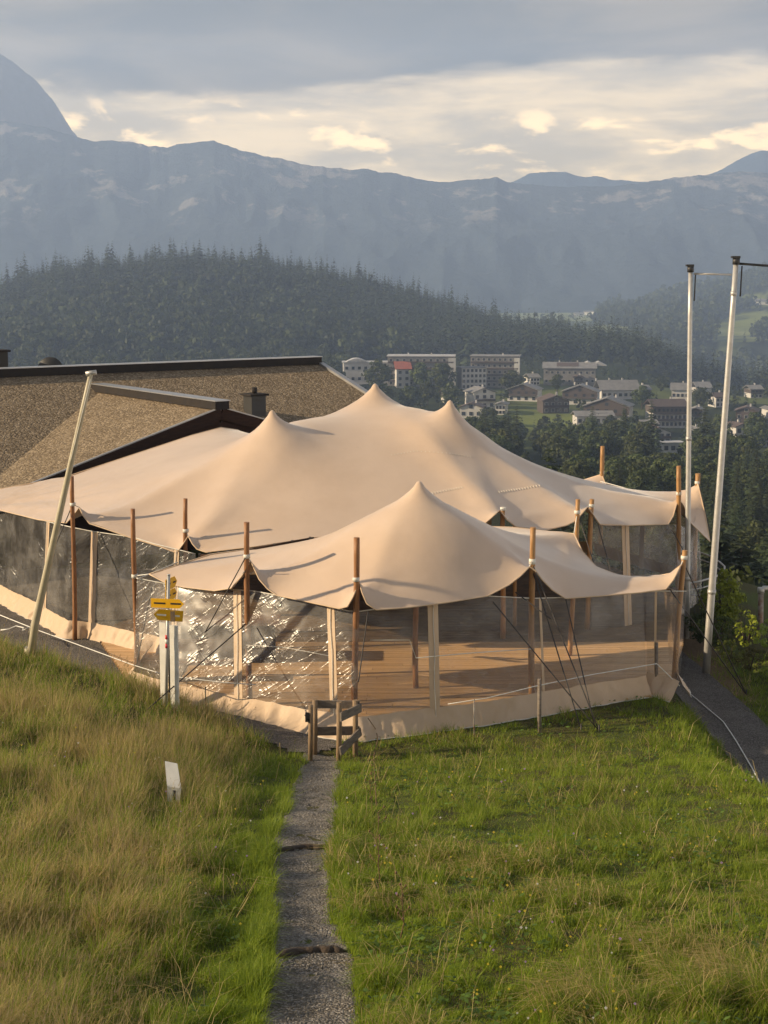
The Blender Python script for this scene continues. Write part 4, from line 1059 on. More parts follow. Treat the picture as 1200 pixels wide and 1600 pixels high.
def broad_geo(h, nclump, per, seed, wid=0.36, leaf=0.10, dark=(0.030, 0.045, 0.016), light=(0.135, 0.160, 0.050), cb=0.18, top=1.0):
    """leaf sprays scattered on and inside many irregular clumps"""
    r = np.random.default_rng(seed); dark = np.array(dark); light = np.array(light); V = []; T = []; Cc = []
    for k in range(nclump):
        while True:
            p = r.normal(size=3); p /= np.linalg.norm(p); rr = r.random() ** 0.35
            f = 0.5 + 0.5 * p[2] * rr
            break
        wz = math.sin(math.pi * min(1, max(0.06, f * .85 + .12))) ** 0.7
        c = np.array([p[0] * rr * wid * h * wz, p[1] * rr * wid * h * wz, h * (cb + (top - cb - .08) * f)]); cr = h * (0.075 + 0.06 * r.random()) * (1.1 if f < .7 else .8)
        tint = r.random() * 0.75; 
        for q in range(per):
            d = r.normal(size=3); d /= np.linalg.norm(d); d[2] = d[2] * .8 + .1; o = c + d * cr * (0.55 + 0.5 * r.random())
            u = np.cross(d, r.normal(size=3)); u /= np.linalg.norm(u) + 1e-9; v = np.cross(d, u) + d * (r.random() - .5); s_ = leaf * h * (0.35 + 0.5 * r.random()) * .55
            n = len(V); V += [o - u * s_, o + v * s_ * .7, o + u * s_, o - v * s_ * .7 + d * s_ * .3]; T += [(n, n + 1, n + 2), (n, n + 2, n + 3)]
            cc = dark + (light - dark) * (tint * 0.75 + 0.25 * r.random()); Cc += [cc, cc, cc, cc]
    return np.array(V), np.array(T), np.array(Cc)
def trunk_mesh(h, r0, frac=0.9, limbs=0, seed=0):
    rr = random.Random(seed); mb = MB(); mb.tube([(0, 0, -.4), (0.01 * h, 0, h * .3), (0, 0.012 * h, h * frac * .7), (0, 0, h * frac)], [r0, r0 * .8, r0 * .45, r0 * .12], 7)
    for k in range(limbs):
        a = rr.random() * 6.28; z = h * (.25 + .4 * rr.random()); L = h * (.18 + .12 * rr.random())
        mb.tube([(0, 0, z), (math.cos(a) * L * .5, math.sin(a) * L * .5, z + L * .35), (math.cos(a) * L, math.sin(a) * L, z + L * .8)], [r0 * .4, r0 * .25, r0 * .08], 5)
    return mb.mesh('trunk', M['bark'])
def joined(geo, P, scl, rot, shade, name, mt, shear=None):
    """many far trees past the limit of single ones, joined"""
    Vs = []; Ts = []; Cs = []; n0 = 0
    gi = np.arange(len(P)) % len(geo)
    for g, (V, T, Cc) in enumerate(geo):
        k = np.where(gi == g)[0]
        if not len(k): continue
        ca = np.cos(rot[k])[:, None]; sa = np.sin(rot[k])[:, None]; s_ = scl[k][:, None]
        X = (V[None, :, 0] * ca - V[None, :, 1] * sa) * s_ + P[k, 0][:, None]; Y = (V[None, :, 0] * sa + V[None, :, 1] * ca) * s_ + P[k, 1][:, None]; Z = V[None, :, 2] * s_ * (0.85 + .3 * ((rot[k] * 7.3) % 1))[:, None] + P[k, 2][:, None]
        Vs.append(np.stack([X, Y, Z], -1).reshape(-1, 3)); Cs.append((Cc[None] * shade[k][:, None, None]).reshape(-1, 3))
        Ts.append((T[None] + (np.arange(len(k)) * len(V))[:, None, None]).reshape(-1, 3) + n0); n0 += len(k) * len(V)
    o = link(name, np_mesh(name, np.concatenate(Vs), np.concatenate(Ts), mt, False, np.concatenate(Cs))); return tag(o, kind='stuff')

M['grey_render'] = mat('grey_render', (0.24, 0.225, 0.21), 0.8, (0.18, 0.17, 0.16), 0.2)
HOUSES_PX = [(535, 640, 556, 602), (605, 712, 548, 605), (612, 645, 566, 608), (716, 760, 573, 608), (735, 815, 553, 606), (728, 772, 604, 642), (848, 938, 566, 604), (793, 850, 598, 628), (840, 892, 616, 648), (878, 942, 600, 634), (914, 996, 620, 660), (932, 1002, 592, 624),
             (892, 964, 642, 680), (1012, 1078, 624, 670), (998, 1052, 656, 696), (1020, 1070, 688, 710), (1048, 1112, 598, 628), (1150, 1190, 634, 662), (1138, 1172, 660, 692), (1184, 1210, 670, 700), (690, 716, 612, 630), (774, 796, 632, 648), (992, 1016, 606, 622), (1078, 1104, 640, 660), (1112, 1138, 618, 636), (1080, 1100, 672, 688), (1168, 1192, 606, 622), (958, 982, 668, 684), (858, 880, 672, 686), (715, 770, 625, 660), (810, 850, 700, 715)]
def clear_of_houses(px, py):
    ok = np.ones(np.shape(px), bool)
    for a, b, c, d in HOUSES_PX: ok &= ~((px > a - 2) & (px < b + 2) & (py > c + 12) & (py < d + 9))
    return ok
def hides_house(px, py, hpx):
    bad = np.zeros(np.shape(px), bool)
    for a, b, c, dd in HOUSES_PX: bad |= (px > a - hpx * .22) & (px < b + hpx * .22) & (py > c + 4) & (py - hpx * .9 < dd - 7)
    return bad
def build_trees():
    sp_lo = [spruce_geo(1.0, 9, 6, 200 + i, rad=0.135 + .012 * i) for i in range(5)]
    br_lo = [broad_geo(1.0, 11, 8, 300 + i, leaf=0.25, wid=.31, dark=(.026, .038, .016), light=(.085, .102, .036)) for i in range(5)]
    # wooded hill: thousands of crowns past the limit -> joined; the ridge spruces that show largest stay single
    n = 9800; p = rng.uniform(-160, 1260, n); d = np.sqrt(rng.uniform(1085 ** 2, 1560 ** 2, n)); z = terr_z(p, d); x = px_x(p, d); P = np.stack([x, d, z], 1)
    px, py = proj(P); keep = (rng.random(n) < np.clip(p + 400, 0, 900) / 900 + .3); 
    vis = ~((px < 560) & (py > 615)); P = P[vis & keep]; d = d[vis & keep]; px = px[vis & keep]; py = py[vis & keep]
    top = np.interp(px, HILL_P, HILL_T); conif = (fbm(P[:, 0] / 120, P[:, 1] / 90, 3, 401) + 1.45 - (py - top) / 105 + (px > 640) * .6) > rng.random(len(P)) * .6
    ridge = (d > 1440) & (px > -10) & (px < 1130) & conif
    idx = np.where(ridge)[0]; rng.shuffle(idx); singles = idx[:190]
    rest = np.ones(len(P), bool); rest[singles] = False
    def put(mask, geo, name, mt, s0, s1, dk=(.7, 1.25)):
        q = P[mask]; k = len(q); return joined(geo, q - [0, 0, .5], rng.uniform(s0, s1, k) * np.where(q[:, 1] > 1430, .72, 1.0), rng.uniform(0, 6.28, k), rng.uniform(*dk, k), name, mt)
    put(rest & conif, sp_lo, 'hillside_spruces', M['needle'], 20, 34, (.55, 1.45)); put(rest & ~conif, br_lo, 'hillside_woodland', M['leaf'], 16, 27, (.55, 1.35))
    meshes = []
    for i in range(4):
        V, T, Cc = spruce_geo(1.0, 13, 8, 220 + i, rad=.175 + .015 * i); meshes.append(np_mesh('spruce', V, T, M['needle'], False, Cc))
    for i, k in enumerate(singles):
        o = link('spruce', meshes[i % 4]); s_ = 20 + 20 * random.random() ** 1.8; o.location = tuple(P[k] - [0, 0, .5]); o.scale = (s_ * random.uniform(.85, 1.1), s_ * random.uniform(.85, 1.1), s_); o.rotation_euler = (0, 0, random.uniform(0, 6.28))
        tag(o, 'dark spruce standing on the crest line of the wooded hill', 'tree', 'spruces along the crest of the wooded hill')
    # village and slope trees
    V, T, Cc = broad_geo(1.0, 64, 26, 320, leaf=0.10, wid=.33); bm = [np_mesh('crown', V, T, M['leaf'], False, Cc)]
    for i in range(3):
        V, T, Cc = broad_geo(1.0, 56 + 8 * i, 26, 330 + i, leaf=0.10, wid=.26 + .05 * i); bm.append(np_mesh('crown', V, T, M['leaf'], False, Cc))
    sm = []
    for i in range(3):
        V, T, Cc = spruce_geo(1.0, 20, 14, 240 + i, rad=.17 + .02 * i, twig=3); sm.append(np_mesh('crown', V, T, M['needle'], False, Cc))
    tb = trunk_mesh(1.0, .022, .75, 4, 3); ts = trunk_mesh(1.0, .018, .92, 0, 4)
    n = 16000; p = rng.uniform(470, 1330, n); d = np.exp(rng.uniform(math.log(140), math.log(1080), n)); z = terr_z(p, d); P = np.stack([px_x(p, d), d, z], 1); px, py = proj(P)
    side = (px > 640) | (py < 700); tent = (px < 900) & (py > 770) | (px < 700) & (py > 690)
    ok = side & ~tent & clear_of_houses(px, py) & (meadow_at(px, py) < .3) & (py < 905)
    ok &= rng.random(n) < np.where(py > 690, 1.0, np.where(py > 600, .75, .6))
    order = np.where(ok)[0]; sel = []; grid = {}
    for k in order:                                            # keep crowns apart
        sp = 3.0 + d[k] * 0.006; key = (int(P[k, 0] / sp), int(P[k, 1] / sp))
        if any((a, b) in grid for a in (key[0] - 0, key[0]) for b in (key[1],)): continue
        grid[key] = 1; sel.append(k)
    sel = np.array(sel); hp = 9 * F / d[sel]; bad = hides_house(px[sel], py[sel], hp) & (d[sel] < 1000) & (rng.random(len(sel)) < .84); sel = sel[~bad]
    coni = (fbm(P[sel, 0] / 60, P[sel, 1] / 80, 3, 411) + (px[sel] > 1050) * .25 * (py[sel] > 720) - .12) > 0
    sz = np.where(coni, rng.uniform(13, 22, len(sel)), rng.uniform(9, 16, len(sel))) * np.where(py[sel] < 690, .58, 1.0) * np.clip(d[sel] / 520, .36, 1.0)
    app = sz / d[sel]
    lab = {(True): 'dark spruce among the trees on the slope below the village', (False): 'leafy green tree among the woods and houses on the valley slope'}
    for c, nm, grp, ms, tr, geo, rn, mt in ((True, 'spruce_tree', 'spruces on the valley slope', sm, ts, sp_lo, 'slope_spruces', 'needle'), (False, 'leafy_tree', 'leafy trees on the valley slope', bm, tb, br_lo, 'slope_woodland', 'leaf')):
        k = np.where(coni == c)[0]; k = k[np.argsort(-app[k])]; lim = 105 if c else 280
        for q in k[:lim]:
            s_ = float(sz[q]); t = thing(nm, lab[c], 'tree', tuple(P[sel[q]]), grp); t.scale = (s_ * random.uniform(.85, 1.15), s_ * random.uniform(.85, 1.15), s_); t.rotation_euler = (0, 0, random.uniform(0, 6.28))
            a = link('crown', random.choice(ms), t); b = link('trunk', tr, t)
        q = k[lim:]
        if len(q): joined(geo, P[sel[q]], sz[q], rng.uniform(0, 6.28, len(q)), rng.uniform(.75, 1.2, len(q)), rn, M[mt])
    # trees that stand in front of the big buildings
    for i, (bx, by, hp_, lab) in enumerate(((590, 616, 58, 'tall leafy tree before the arched roof building'), (657, 612, 52, 'leafy tree right of the red roofed narrow house'), (690, 618, 56, 'leafy tree between grey building and pale block'), (640, 642, 44, 'leafy tree just above the dip between the tent peaks'), (703, 640, 46, 'leafy tree above the right peak of the big tent'), (668, 632, 40, 'leafy tree below the long grey building'),
                                           (800, 618, 44, 'leafy tree right below the banded hotel'), (762, 664, 32, 'leafy tree beside the small house under the gable'), (1003, 640, 40, 'leafy tree left of the large inn'), (986, 684, 38, 'leafy tree right of the modern white house'), (870, 612, 30, 'leafy tree below the terrace roof hotel'), (1094, 640, 40, 'leafy tree behind the thinner flagpole in the village'))):
        gd = np.linspace(500, 1060, 561); ge = (terr_z(np.full_like(gd, bx), gd) - H) / gd - elev(by); gk = np.where(ge[:-1] * ge[1:] <= 0)[0]; dd = float(gd[gk[0]]) if len(gk) else 800.0
        b0 = D(bx, by, dd); hh = hp_ * dd / F; t = thing('leafy_tree', lab, 'tree', b0); t.scale = (hh * 1.15, hh * 1.15, hh); t.rotation_euler = (0, 0, i * 1.3); link('crown', bm[i % 4], t); link('trunk', tb, t)
    # woods on the far slope at right and hedges in the valley floor
    n = 6200; p = rng.uniform(820, 1330, n); d = rng.uniform(1560, 3150, n); z = terr_z(p, d); P = np.stack([px_x(p, d), d, z], 1); px, py = proj(P)
    ok = (meadow_at(px, py) < .35) & ((z > -74) | (p > 1010)) & ((d > 1750) | (p > 1010)) & (rng.random(n) < .9); q = P[ok]; k = len(q)
    joined([broad_geo(1.0, 6, 7, 360 + i, leaf=0.34, wid=.34) for i in range(4)] + sp_lo[:2], q - [0, 0, 1], rng.uniform(18, 34, k), rng.uniform(0, 6.28, k), rng.uniform(.8, 1.3, k), 'far_woods', M['leaf'])
    n = 260; p = rng.uniform(780, 1000, n); d = rng.uniform(2000, 3100, n); P = np.stack([px_x(p, d), d, terr_z(p, d)], 1); ok = fbm(P[:, 0] / 130, P[:, 1] / 300, 2, 421) > .05; q = P[ok]; k = len(q)
    joined(br_lo, q, rng.uniform(8, 15, k), rng.uniform(0, 6.28, k), rng.uniform(.8, 1.3, k), 'valley_hedges', M['leaf'])
    # slope in front of the wooded hill, mostly hidden by the chalet roof
    n = 1500; p = rng.uniform(-300, 600, n); d = rng.uniform(480, 1100, n); P = np.stack([px_x(p, d), d, terr_z(p, d)], 1); px, py = proj(P); ok = (px < 540) | (py > 640); q = P[ok]; k = len(q)
    joined(br_lo + sp_lo[:2], q - [0, 0, .5], rng.uniform(11, 19, k), rng.uniform(0, 6.28, k), rng.uniform(.7, 1.2, k), 'lower_woods', M['leaf'])
    # ridge forest edge: tiny crowns along the far ridge line
    # near trees beyond the platform edge
    V, T, Cc = spruce_geo(1.0, 30, 16, 260, rad=.23, twig=3, dark=(.014, .024, .012), light=(.045, .06, .024)); cm = np_mesh('crown', V, T, M['needle'], False, Cc)
    V, T, Cc = spruce_geo(1.0, 26, 15, 261, rad=.27, twig=3, dark=(.014, .024, .012), light=(.05, .064, .024)); cm2 = np_mesh('crown', V, T, M['needle'], False, Cc)
    for px_, ptop, dd, hh, mm, lab in ((858, 705, 70, 13, cm, 'dark spruce tip rising just behind the big tent right slope'), (1128, 792, 72, 15, cm2, 'dark spruce just right of the tall flagpole, behind the railing'), (1160, 822, 66, 13, cm, 'shorter dark spruce between the flagpole and the frame edge'),
                                       (1106, 818, 88, 16, cm2, 'dark spruce hidden partly by the hanging tent flap'), (1186, 868, 62, 12, cm2, 'low dark spruce above the pale pipe frame'), (1215, 800, 95, 18, cm, 'dark spruce at the edge above the pipe frame')):
        tp = Vector(D(px_, ptop, dd)); t = thing('spruce_tree', lab, 'tree', (tp.x, tp.y, tp.z - hh)); t.scale = (hh, hh, hh); link('crown', mm, t); link('trunk', ts, t)
    V, T, Cc = broad_geo(1.0, 60, 34, 350, leaf=.075, wid=.34, dark=(.03, .045, .015), light=(.09, .11, .03)); c1 = np_mesh('crown', V, T, M['leaf'], False, Cc)
    for px_, ptop, dd, hh, lab in ((1165, 880, 52, 6.5, 'grey green bushy tree right of the tall flagpole'), (1195, 905, 58, 7, 'bushy tree behind the pale pipe frame'), (1060, 860, 58, 6, 'leafy tree behind the railing seen through the clear film'), (990, 850, 62, 7, 'leafy tree behind the big tent right side wall')):
        tp = Vector(D(px_, ptop, dd)); t = thing('leafy_tree', lab, 'tree', (tp.x, tp.y, tp.z - hh)); t.scale = (hh * .9, hh * .9, hh); link('crown', c1, t); link('trunk', tb, t)
build_trees()

# ------------------------------------------------------------------ village
def d_on_ground(px, py, d0, lo=140, hi=1300):
    """distance at which the valley ground is seen at this row"""
    dd = np.linspace(lo, hi, 1161); e = (terr_z(np.full_like(dd, px), dd) - H) / dd - elev(py)
    k = np.where(e[:-1] * e[1:] <= 0)[0]
    return float(dd[k[np.argmin(np.abs(dd[k] - d0))]]) if len(k) else d0
def house(name, label, px0, px1, ptop, pbase, d, yaw=0.0, depth=11.0, floors=2, roof='gable', wallm='wall_white', roofm='roof_grey', over=0.9, pitch=0.36, balcony=False, upper=None, cols=4, chim=1, ridge='x', extra=None):
    """built at its real place; widths and heights are taken from the photograph at distance d"""
    d = d_on_ground((px0 + px1) / 2, pbase, d)
    a = Vector(D(px0, pbase, d)); b = Vector(D(px1, pbase, d)); tp = Vector(D(px0, ptop, d)); w = abs(b.x - a.x) / max(.75, abs(math.cos(yaw)) + .15 * abs(math.sin(yaw))); tot = tp.z - a.z; cx = (a.x + b.x) / 2; zb = a.z
    t = thing(name, label, 'house' if name != 'hotel' else 'hotel', (cx, d + depth / 2, zb), None, yaw)
    def B(nm, mb, m, par=t): return link(nm, mb.mesh(nm, M[m]), par)
    hw = w / 2 - (over if roof != 'flat' else .2); hd = depth / 2
    if roof == 'gable':
        run = hw + over if ridge == 'y' else hd + over; hr = run * pitch; hwall = max(tot - hr, tot * .45); hr = tot - hwall
    else: hwall = tot - .4; hr = .4
    mb = MB()
    if roof == 'gable' and ridge == 'y':
        g = hr * hw / (hw + over)
        mb.prism([(-hw, -hd, -3), (hw, -hd, -3), (hw, -hd, hwall), (0, -hd, hwall + g), (-hw, -hd, hwall)], (0, depth, 0))
    else: mb.box((0, 0, (hwall - 3) / 2), (2 * hw, depth, hwall + 3))
    wl = B('wall', mb, wallm)
    if upper:
        mb = MB(); uh = hwall / floors
        if roof == 'gable' and ridge == 'y':
            g = hr * hw / (hw + over); mb.prism([(-hw - .05, -hd - .06, hwall - uh * .9), (hw + .05, -hd - .06, hwall - uh * .9), (hw + .05, -hd - .06, hwall), (0, -hd - .06, hwall + g), (-hw - .05, -hd - .06, hwall)], (0, .05, 0))
        else: mb.box((0, 0, hwall - uh * .45), (2 * hw + .1, depth + .1, uh * .9 - .02))
        B('upper_cladding', mb, upper)
    if roof == 'gable':
        th = .28
        if ridge == 'y':
            for sg in (-1, 1):
                x1 = sg * (hw + over); mb = MB(); mb.prism([(0, -hd - over, hwall + hr), (x1, -hd - over, hwall + 0.0), (x1, -hd - over, hwall + th), (0, -hd - over, hwall + hr + th)], (0, depth + 2 * over, 0)); B('roof', mb, roofm)
        else:
            for sg in (-1, 1):
                y1 = sg * (hd + over); mb = MB(); mb.prism([(-hw - over, 0, hwall + hr), (-hw - over, y1, hwall), (-hw - over, y1, hwall + th), (-hw - over, 0, hwall + hr + th)], (2 * hw + 2 * over, 0, 0)); B('roof', mb, roofm)
    else:
        mb = MB(); mb.box((0, 0, hwall + .2), (2 * hw + 1.2, depth + 1.2, .4)); B('roof', mb, roofm)
    fh = hwall / floors; pw = 2 * hw / cols
    mw = MB(); ww, wh = min(1.5, pw * .5), min(1.5, fh * .52); mw.box((0, 0, 0), (ww, .10, wh)); wm = mw.mesh('window', M['glass_dark'])
    mf = MB()
    for s_ in (-1, 1): mf.box((s_ * (ww / 2 + .05), -.02, 0), (.1, .14, wh + .2))
    for s_ in (-1, 1): mf.box((0, -.02, s_ * (wh / 2 + .05)), (ww, .14, .1))
    fm = mf.mesh('frame', M['wall_white'] if wallm != 'wall_white' else M['house_wood'])
    for fl in range(floors):
        for c in range(cols):
            o = link('window', wm, t); o.location = (-hw + pw * (c + .5), -hd - .09, fh * (fl + .52)); f = link('frame', fm, o)
    if roof == 'gable' and ridge == 'y' and hr > 1.8:
        o = link('window', wm, t); o.location = (0, -hd - .12, hwall + hr * .3); link('frame', fm, o)
    if balcony:
        for fl in (range(1, floors) if balcony is True else balcony):
            mb = MB(); mb.box((0, -hd - .7, fh * fl + .05), (2 * hw * .96, 1.3, .16)); bl = B('balcony', mb, 'house_wood')
            mb = MB(); mb.box((0, -hd - 1.33, fh * fl + .62), (2 * hw * .96, .08, .95)); B('railing', mb, 'house_wood' if wallm != 'house_wood' else 'dark_wood', bl)
    for k in range(chim):
        mb = MB(); mb.box((hw * (.3 - .7 * k), .6, hwall + hr + .5), (.8, .8, 1.6)); c_ = B('chimney', mb, 'wall_white'); mb = MB(); mb.box((hw * (.3 - .7 * k), .6, hwall + hr + 1.36), (1.0, 1.0, .12)); B('chimney_cap', mb, 'lead', c_)
    if extra: extra(t, B, hw, hd, hwall, hr)
    return t
def arch_roof(t, B, hw, hd, hwall, hr):
    mb = MB(); n = 12; pts = [(-hw * .9 + hw * .9 * 1.1 * i / n, -hd - .8, hwall + .4 + 2.2 * math.sin(math.pi * i / n)) for i in range(n + 1)]; mb.prism(pts, (0, hd * 1.4, 0)); B('arched_roof', mb, 'roof_pale')
    for i in range(5):
        mb = MB(); mb.box((-hw * .9 + hw * .18 * (i + .6), -hd - .9, hwall + .9), (.25, .2, 1.6)); B('mullion', mb, 'wall_white')
def bands(t, B, hw, hd, hwall, hr):
    for k in range(1, 5): 
        mb = MB(); mb.box((0, -hd - .5, hwall * k / 5 + .3), (2 * hw * .98, 1.2, .9)); B('balcony_band', mb, 'house_wood')
    mb = MB(); mb.box((hw * .93, -hd - .3, hwall * .45), (hw * .22, 1.6, hwall * 1.02)); B('stair_tower', mb, 'wall_white')
def solar(t, B, hw, hd, hwall, hr):
    import math as m_
    p = hr / (hd + .9)
    mb = MB(); mb.prism([(-hw * .5, -1.5, hwall + hr + .33 - 1.5 * p), (hw * .35, -1.5, hwall + hr + .33 - 1.5 * p), (hw * .35, -hd * .8, hwall + hr + .33 - hd * .8 * p), (-hw * .5, -hd * .8, hwall + hr + .33 - hd * .8 * p)], (0, 0, .12)); B('roof_terrace', mb, 'roof_brown')
    for k in range(2):
        mb = MB(); x0 = hw * (.70 + .42 * k); mb.prism([(x0 - 5, -hd * .2, hwall + hr * .4), (x0, -hd * .2, hwall + hr * 1.25), (x0 + 5, -hd * .2, hwall + hr * .4)], (0, hd * 1.1, 0)); B('cross_gable', mb, 'roof_pale')
def terrace(t, B, hw, hd, hwall, hr):
    mb = MB(); mb.box((-hw * .1, -hd - 2.2, hwall * .28), (hw * 2.2, 4.4, .4)); B('terrace', mb, 'wall_white')
    mb = MB(); mb.box((hw * .4, -hd * .5, hwall + hr * .62), (hw * .7, .9, .12), M=Matrix.Rotation(-.34, 3, 'X')); B('roof_window', mb, 'glass_dark')
house('hotel', 'pale low building with an arched glazed roof at the left end of the village', 535, 606, 566, 600, 960, 0.05, 16, 2, 'flat', 'wall_white', 'roof_pale', cols=7, chim=0, extra=arch_roof)
house('hotel', 'long grey building with a bright flat roof line below the wooded hill', 606, 712, 556, 605, 1000, -0.06, 18, 4, 'flat', 'grey_render', 'roof_pale', cols=10, chim=2, extra=bands)
house('house', 'narrow white house with a red hipped roof among dark trees', 615, 642, 566, 606, 930, 0.15, 9, 3, 'gable', 'wall_white', 'roof_red', pitch=.75, cols=2, chim=0)
house('hotel', 'pale plain block with a grid of small windows beside the banded hotel', 717, 758, 574, 608, 960, 0.2, 12, 4, 'flat', 'wall_white', 'roof_grey', cols=6, chim=0)
house('hotel', 'brown hotel block with banded balconies and a white stair tower', 737, 814, 556, 606, 980, -0.15, 16, 5, 'flat', 'grey_render', 'roof_grey', cols=9, chim=1, extra=bands)
house('house', 'chalet with glinting white gable front below the banded hotel', 730, 772, 606, 640, 800, 0.35, 11, 2, 'gable', 'wall_white', 'roof_grey', ridge='y', balcony=True, cols=3)
house('hotel', 'wide hotel with terrace roof and pale cross gables at its right', 850, 936, 568, 602, 960, -0.12, 22, 2, 'gable', 'grey_render', 'roof_grey', cols=9, chim=2, pitch=.25, extra=solar)
house('house', 'white chalet with brown gable left of the village meadow top', 795, 848, 600, 627, 860, -0.3, 12, 2, 'gable', 'wall_white', 'roof_grey', upper='house_wood', ridge='y', balcony=True, cols=4)
house('house', 'dark timber chalet on the upper edge of the village meadow', 842, 890, 618, 646, 800, 0.15, 12, 2, 'gable', 'house_wood', 'roof_brown', ridge='y', balcony=True, cols=4)
house('house', 'white gabled chalet in the middle row behind the dark one', 880, 940, 602, 633, 850, -0.25, 12, 2, 'gable', 'wall_white', 'roof_grey', upper='house_wood', ridge='y', balcony=True, cols=4, chim=2)
house('house', 'broad chalet with a wide dark gable above the modern white house', 916, 992, 622, 662, 770, -0.3, 14, 2, 'gable', 'wall_white', 'roof_grey', upper='house_wood', ridge='y', balcony=True, cols=5)
house('house', 'long grey roofed house with dormer behind the broad chalet', 934, 1000, 596, 624, 900, 0.1, 16, 1, 'gable', 'wall_white', 'roof_grey', pitch=.55, cols=7, chim=3)
house('house', 'modern white house with grey roof and a long white terrace', 896, 960, 644, 678, 690, 0.08, 10, 2, 'gable', 'wall_white', 'roof_grey', pitch=.35, cols=6, chim=0, extra=terrace)
house('hotel', 'large inn with reddish gable and timber balcony rows', 1014, 1074, 626, 668, 750, 0.08, 14, 3, 'gable', 'wall_white', 'roof_brown', pitch=.38, balcony=True, upper='house_wood', cols=8, chim=1)
house('house', 'plain white house with lean grey roof above the balconied chalet', 1000, 1029, 658, 682, 700, 0.1, 9, 2, 'gable', 'wall_white', 'roof_grey', pitch=.3, cols=2, chim=0)
house('house', 'white chalet with a dark carved balcony below the large inn', 1005, 1050, 668, 694, 670, 0.1, 10, 2, 'gable', 'wall_white', 'roof_brown', ridge='y', balcony=True, cols=4, chim=0)
house('house', 'low white garage row under the balconied chalet', 1022, 1068, 691, 708, 650, 0.1, 6, 1, 'flat', 'wall_white', 'roof_pale', cols=4, chim=0)
house('house', 'grey roofed house high up beside the thin flagpole', 1050, 1082, 600, 626, 920, -0.2, 12, 1, 'gable', 'wall_white', 'roof_grey', pitch=.5, cols=4)
house('house', 'second grey roof right of the thin flagpole', 1084, 1112, 598, 624, 900, 0.15, 12, 1, 'gable', 'wall_white', 'roof_grey', pitch=.5, cols=3)
house('house', 'dark roofed white house between trees right of the tall flagpole', 1152, 1190, 636, 660, 700, -0.3, 11, 1, 'gable', 'house_wood', 'roof_brown', ridge='y', cols=3)
house('house', 'small house with pale front below the dark roofed one', 1140, 1170, 662, 690, 640, 0.3, 9, 2, 'gable', 'wall_white', 'roof_brown', ridge='y', cols=2)
house('house', 'house with bright eave cut by the frame beyond the tall flagpole', 1188, 1222, 674, 698, 600, -0.2, 9, 2, 'gable', 'wall_white', 'roof_grey', cols=3)
house('house', 'small white house among trees under the glinting gable', 718, 760, 630, 656, 740, -0.2, 10, 1, 'gable', 'wall_white', 'roof_brown', ridge='y', cols=3)
for q, (a_, b_2, c_, e_, yw, up, lab) in enumerate(((690, 716, 612, 630, .2, 'house_wood', 'small brown gabled house left of the glinting gable'), (774, 796, 632, 648, -.2, None, 'small white cottage left of the village meadow'), (822, 842, 588, 602, .3, None, 'tiny white house beside the banded hotel'), (896, 914, 590, 604, -.1, 'house_wood', 'tiny house under the terrace roof hotel'),
        (992, 1016, 606, 622, .25, 'house_wood', 'house with wood gable right of the long grey roof'), (1078, 1104, 640, 660, -.25, 'house_wood', 'wood clad chalet right of the large inn'), (1112, 1138, 618, 636, .2, None, 'white house between the two flagpoles in the village'), (1080, 1100, 672, 688, .1, None, 'white cottage low between the flagpoles'), (1168, 1192, 606, 622, .15, 'house_wood', 'upper chalet right of the tall flagpole'), (958, 982, 668, 684, -.3, 'house_wood', 'chalet below the modern white house'), (858, 880, 672, 686, .2, None, 'white house at the lower meadow edge'), (1196, 1214, 640, 656, .1, None, 'white house at the frame edge above the bright eave'))):
    house('house', lab, a_, b_2, c_ - 3, e_, 760, yw, 10, 2, 'gable', 'wall_white', 'roof_grey' if q % 3 else 'roof_brown', upper=up, ridge='y' if q % 2 else 'x', balcony=bool(up), cols=3)
house('house', 'red roofed house deep in the valley right of the spruces', 1190, 1222, 858, 872, 260, 0.2, 7, 1, 'gable', 'wall_white', 'roof_red', cols=2, chim=0)
# tiny houses of the far town and the far slope
k = 0
for (a, b, d, w, m_) in ((905, 472, 3150, 20, 'w'), (922, 470, 3200, 26, 'w'), (935, 473, 3120, 22, 'w'), (950, 474, 3060, 30, 'w'), (966, 475, 3100, 18, 'w'), (978, 476, 3050, 16, 'w'), (1002, 484, 2600, 20, 'w'), (1022, 507, 2300, 26, 'w'), (1030, 505, 2350, 14, 'w'), (1046, 493, 2500, 20, 'w'), (1068, 492, 2450, 18, 'w'), (1060, 477, 2700, 16, 'w'),
                         (1182, 475, 2300, 24, 'w'), (1192, 476, 2280, 20, 'w'), (1176, 578, 1240, 20, 'w'), (1196, 575, 1230, 24, 'w')):
    d = d_on_ground(a, b, d, 1100 if d < 1700 else 1850, 3300); p_ = Vector(D(a, b, d)); zt = float(terr_z(a, d)); t = thing('far_house', 'tiny pale house far off in the hazy valley or on its slope', 'house', (p_.x, d, zt), 'tiny far houses in the haze', random.uniform(-.5, .5))
    mb = MB(); hh = 6.0; mb.box((0, 0, hh / 2), (w, 12, hh)); link('wall', mb.mesh('wall', M['white']), t)
    mb = MB(); mb.prism([(-w / 2 - 1, -7, hh), (-w / 2 - 1, 0, hh + 3), (-w / 2 - 1, 7, hh)], (w + 2, 0, 0)); link('roof', mb.mesh('roof', M['roof_grey']), t)
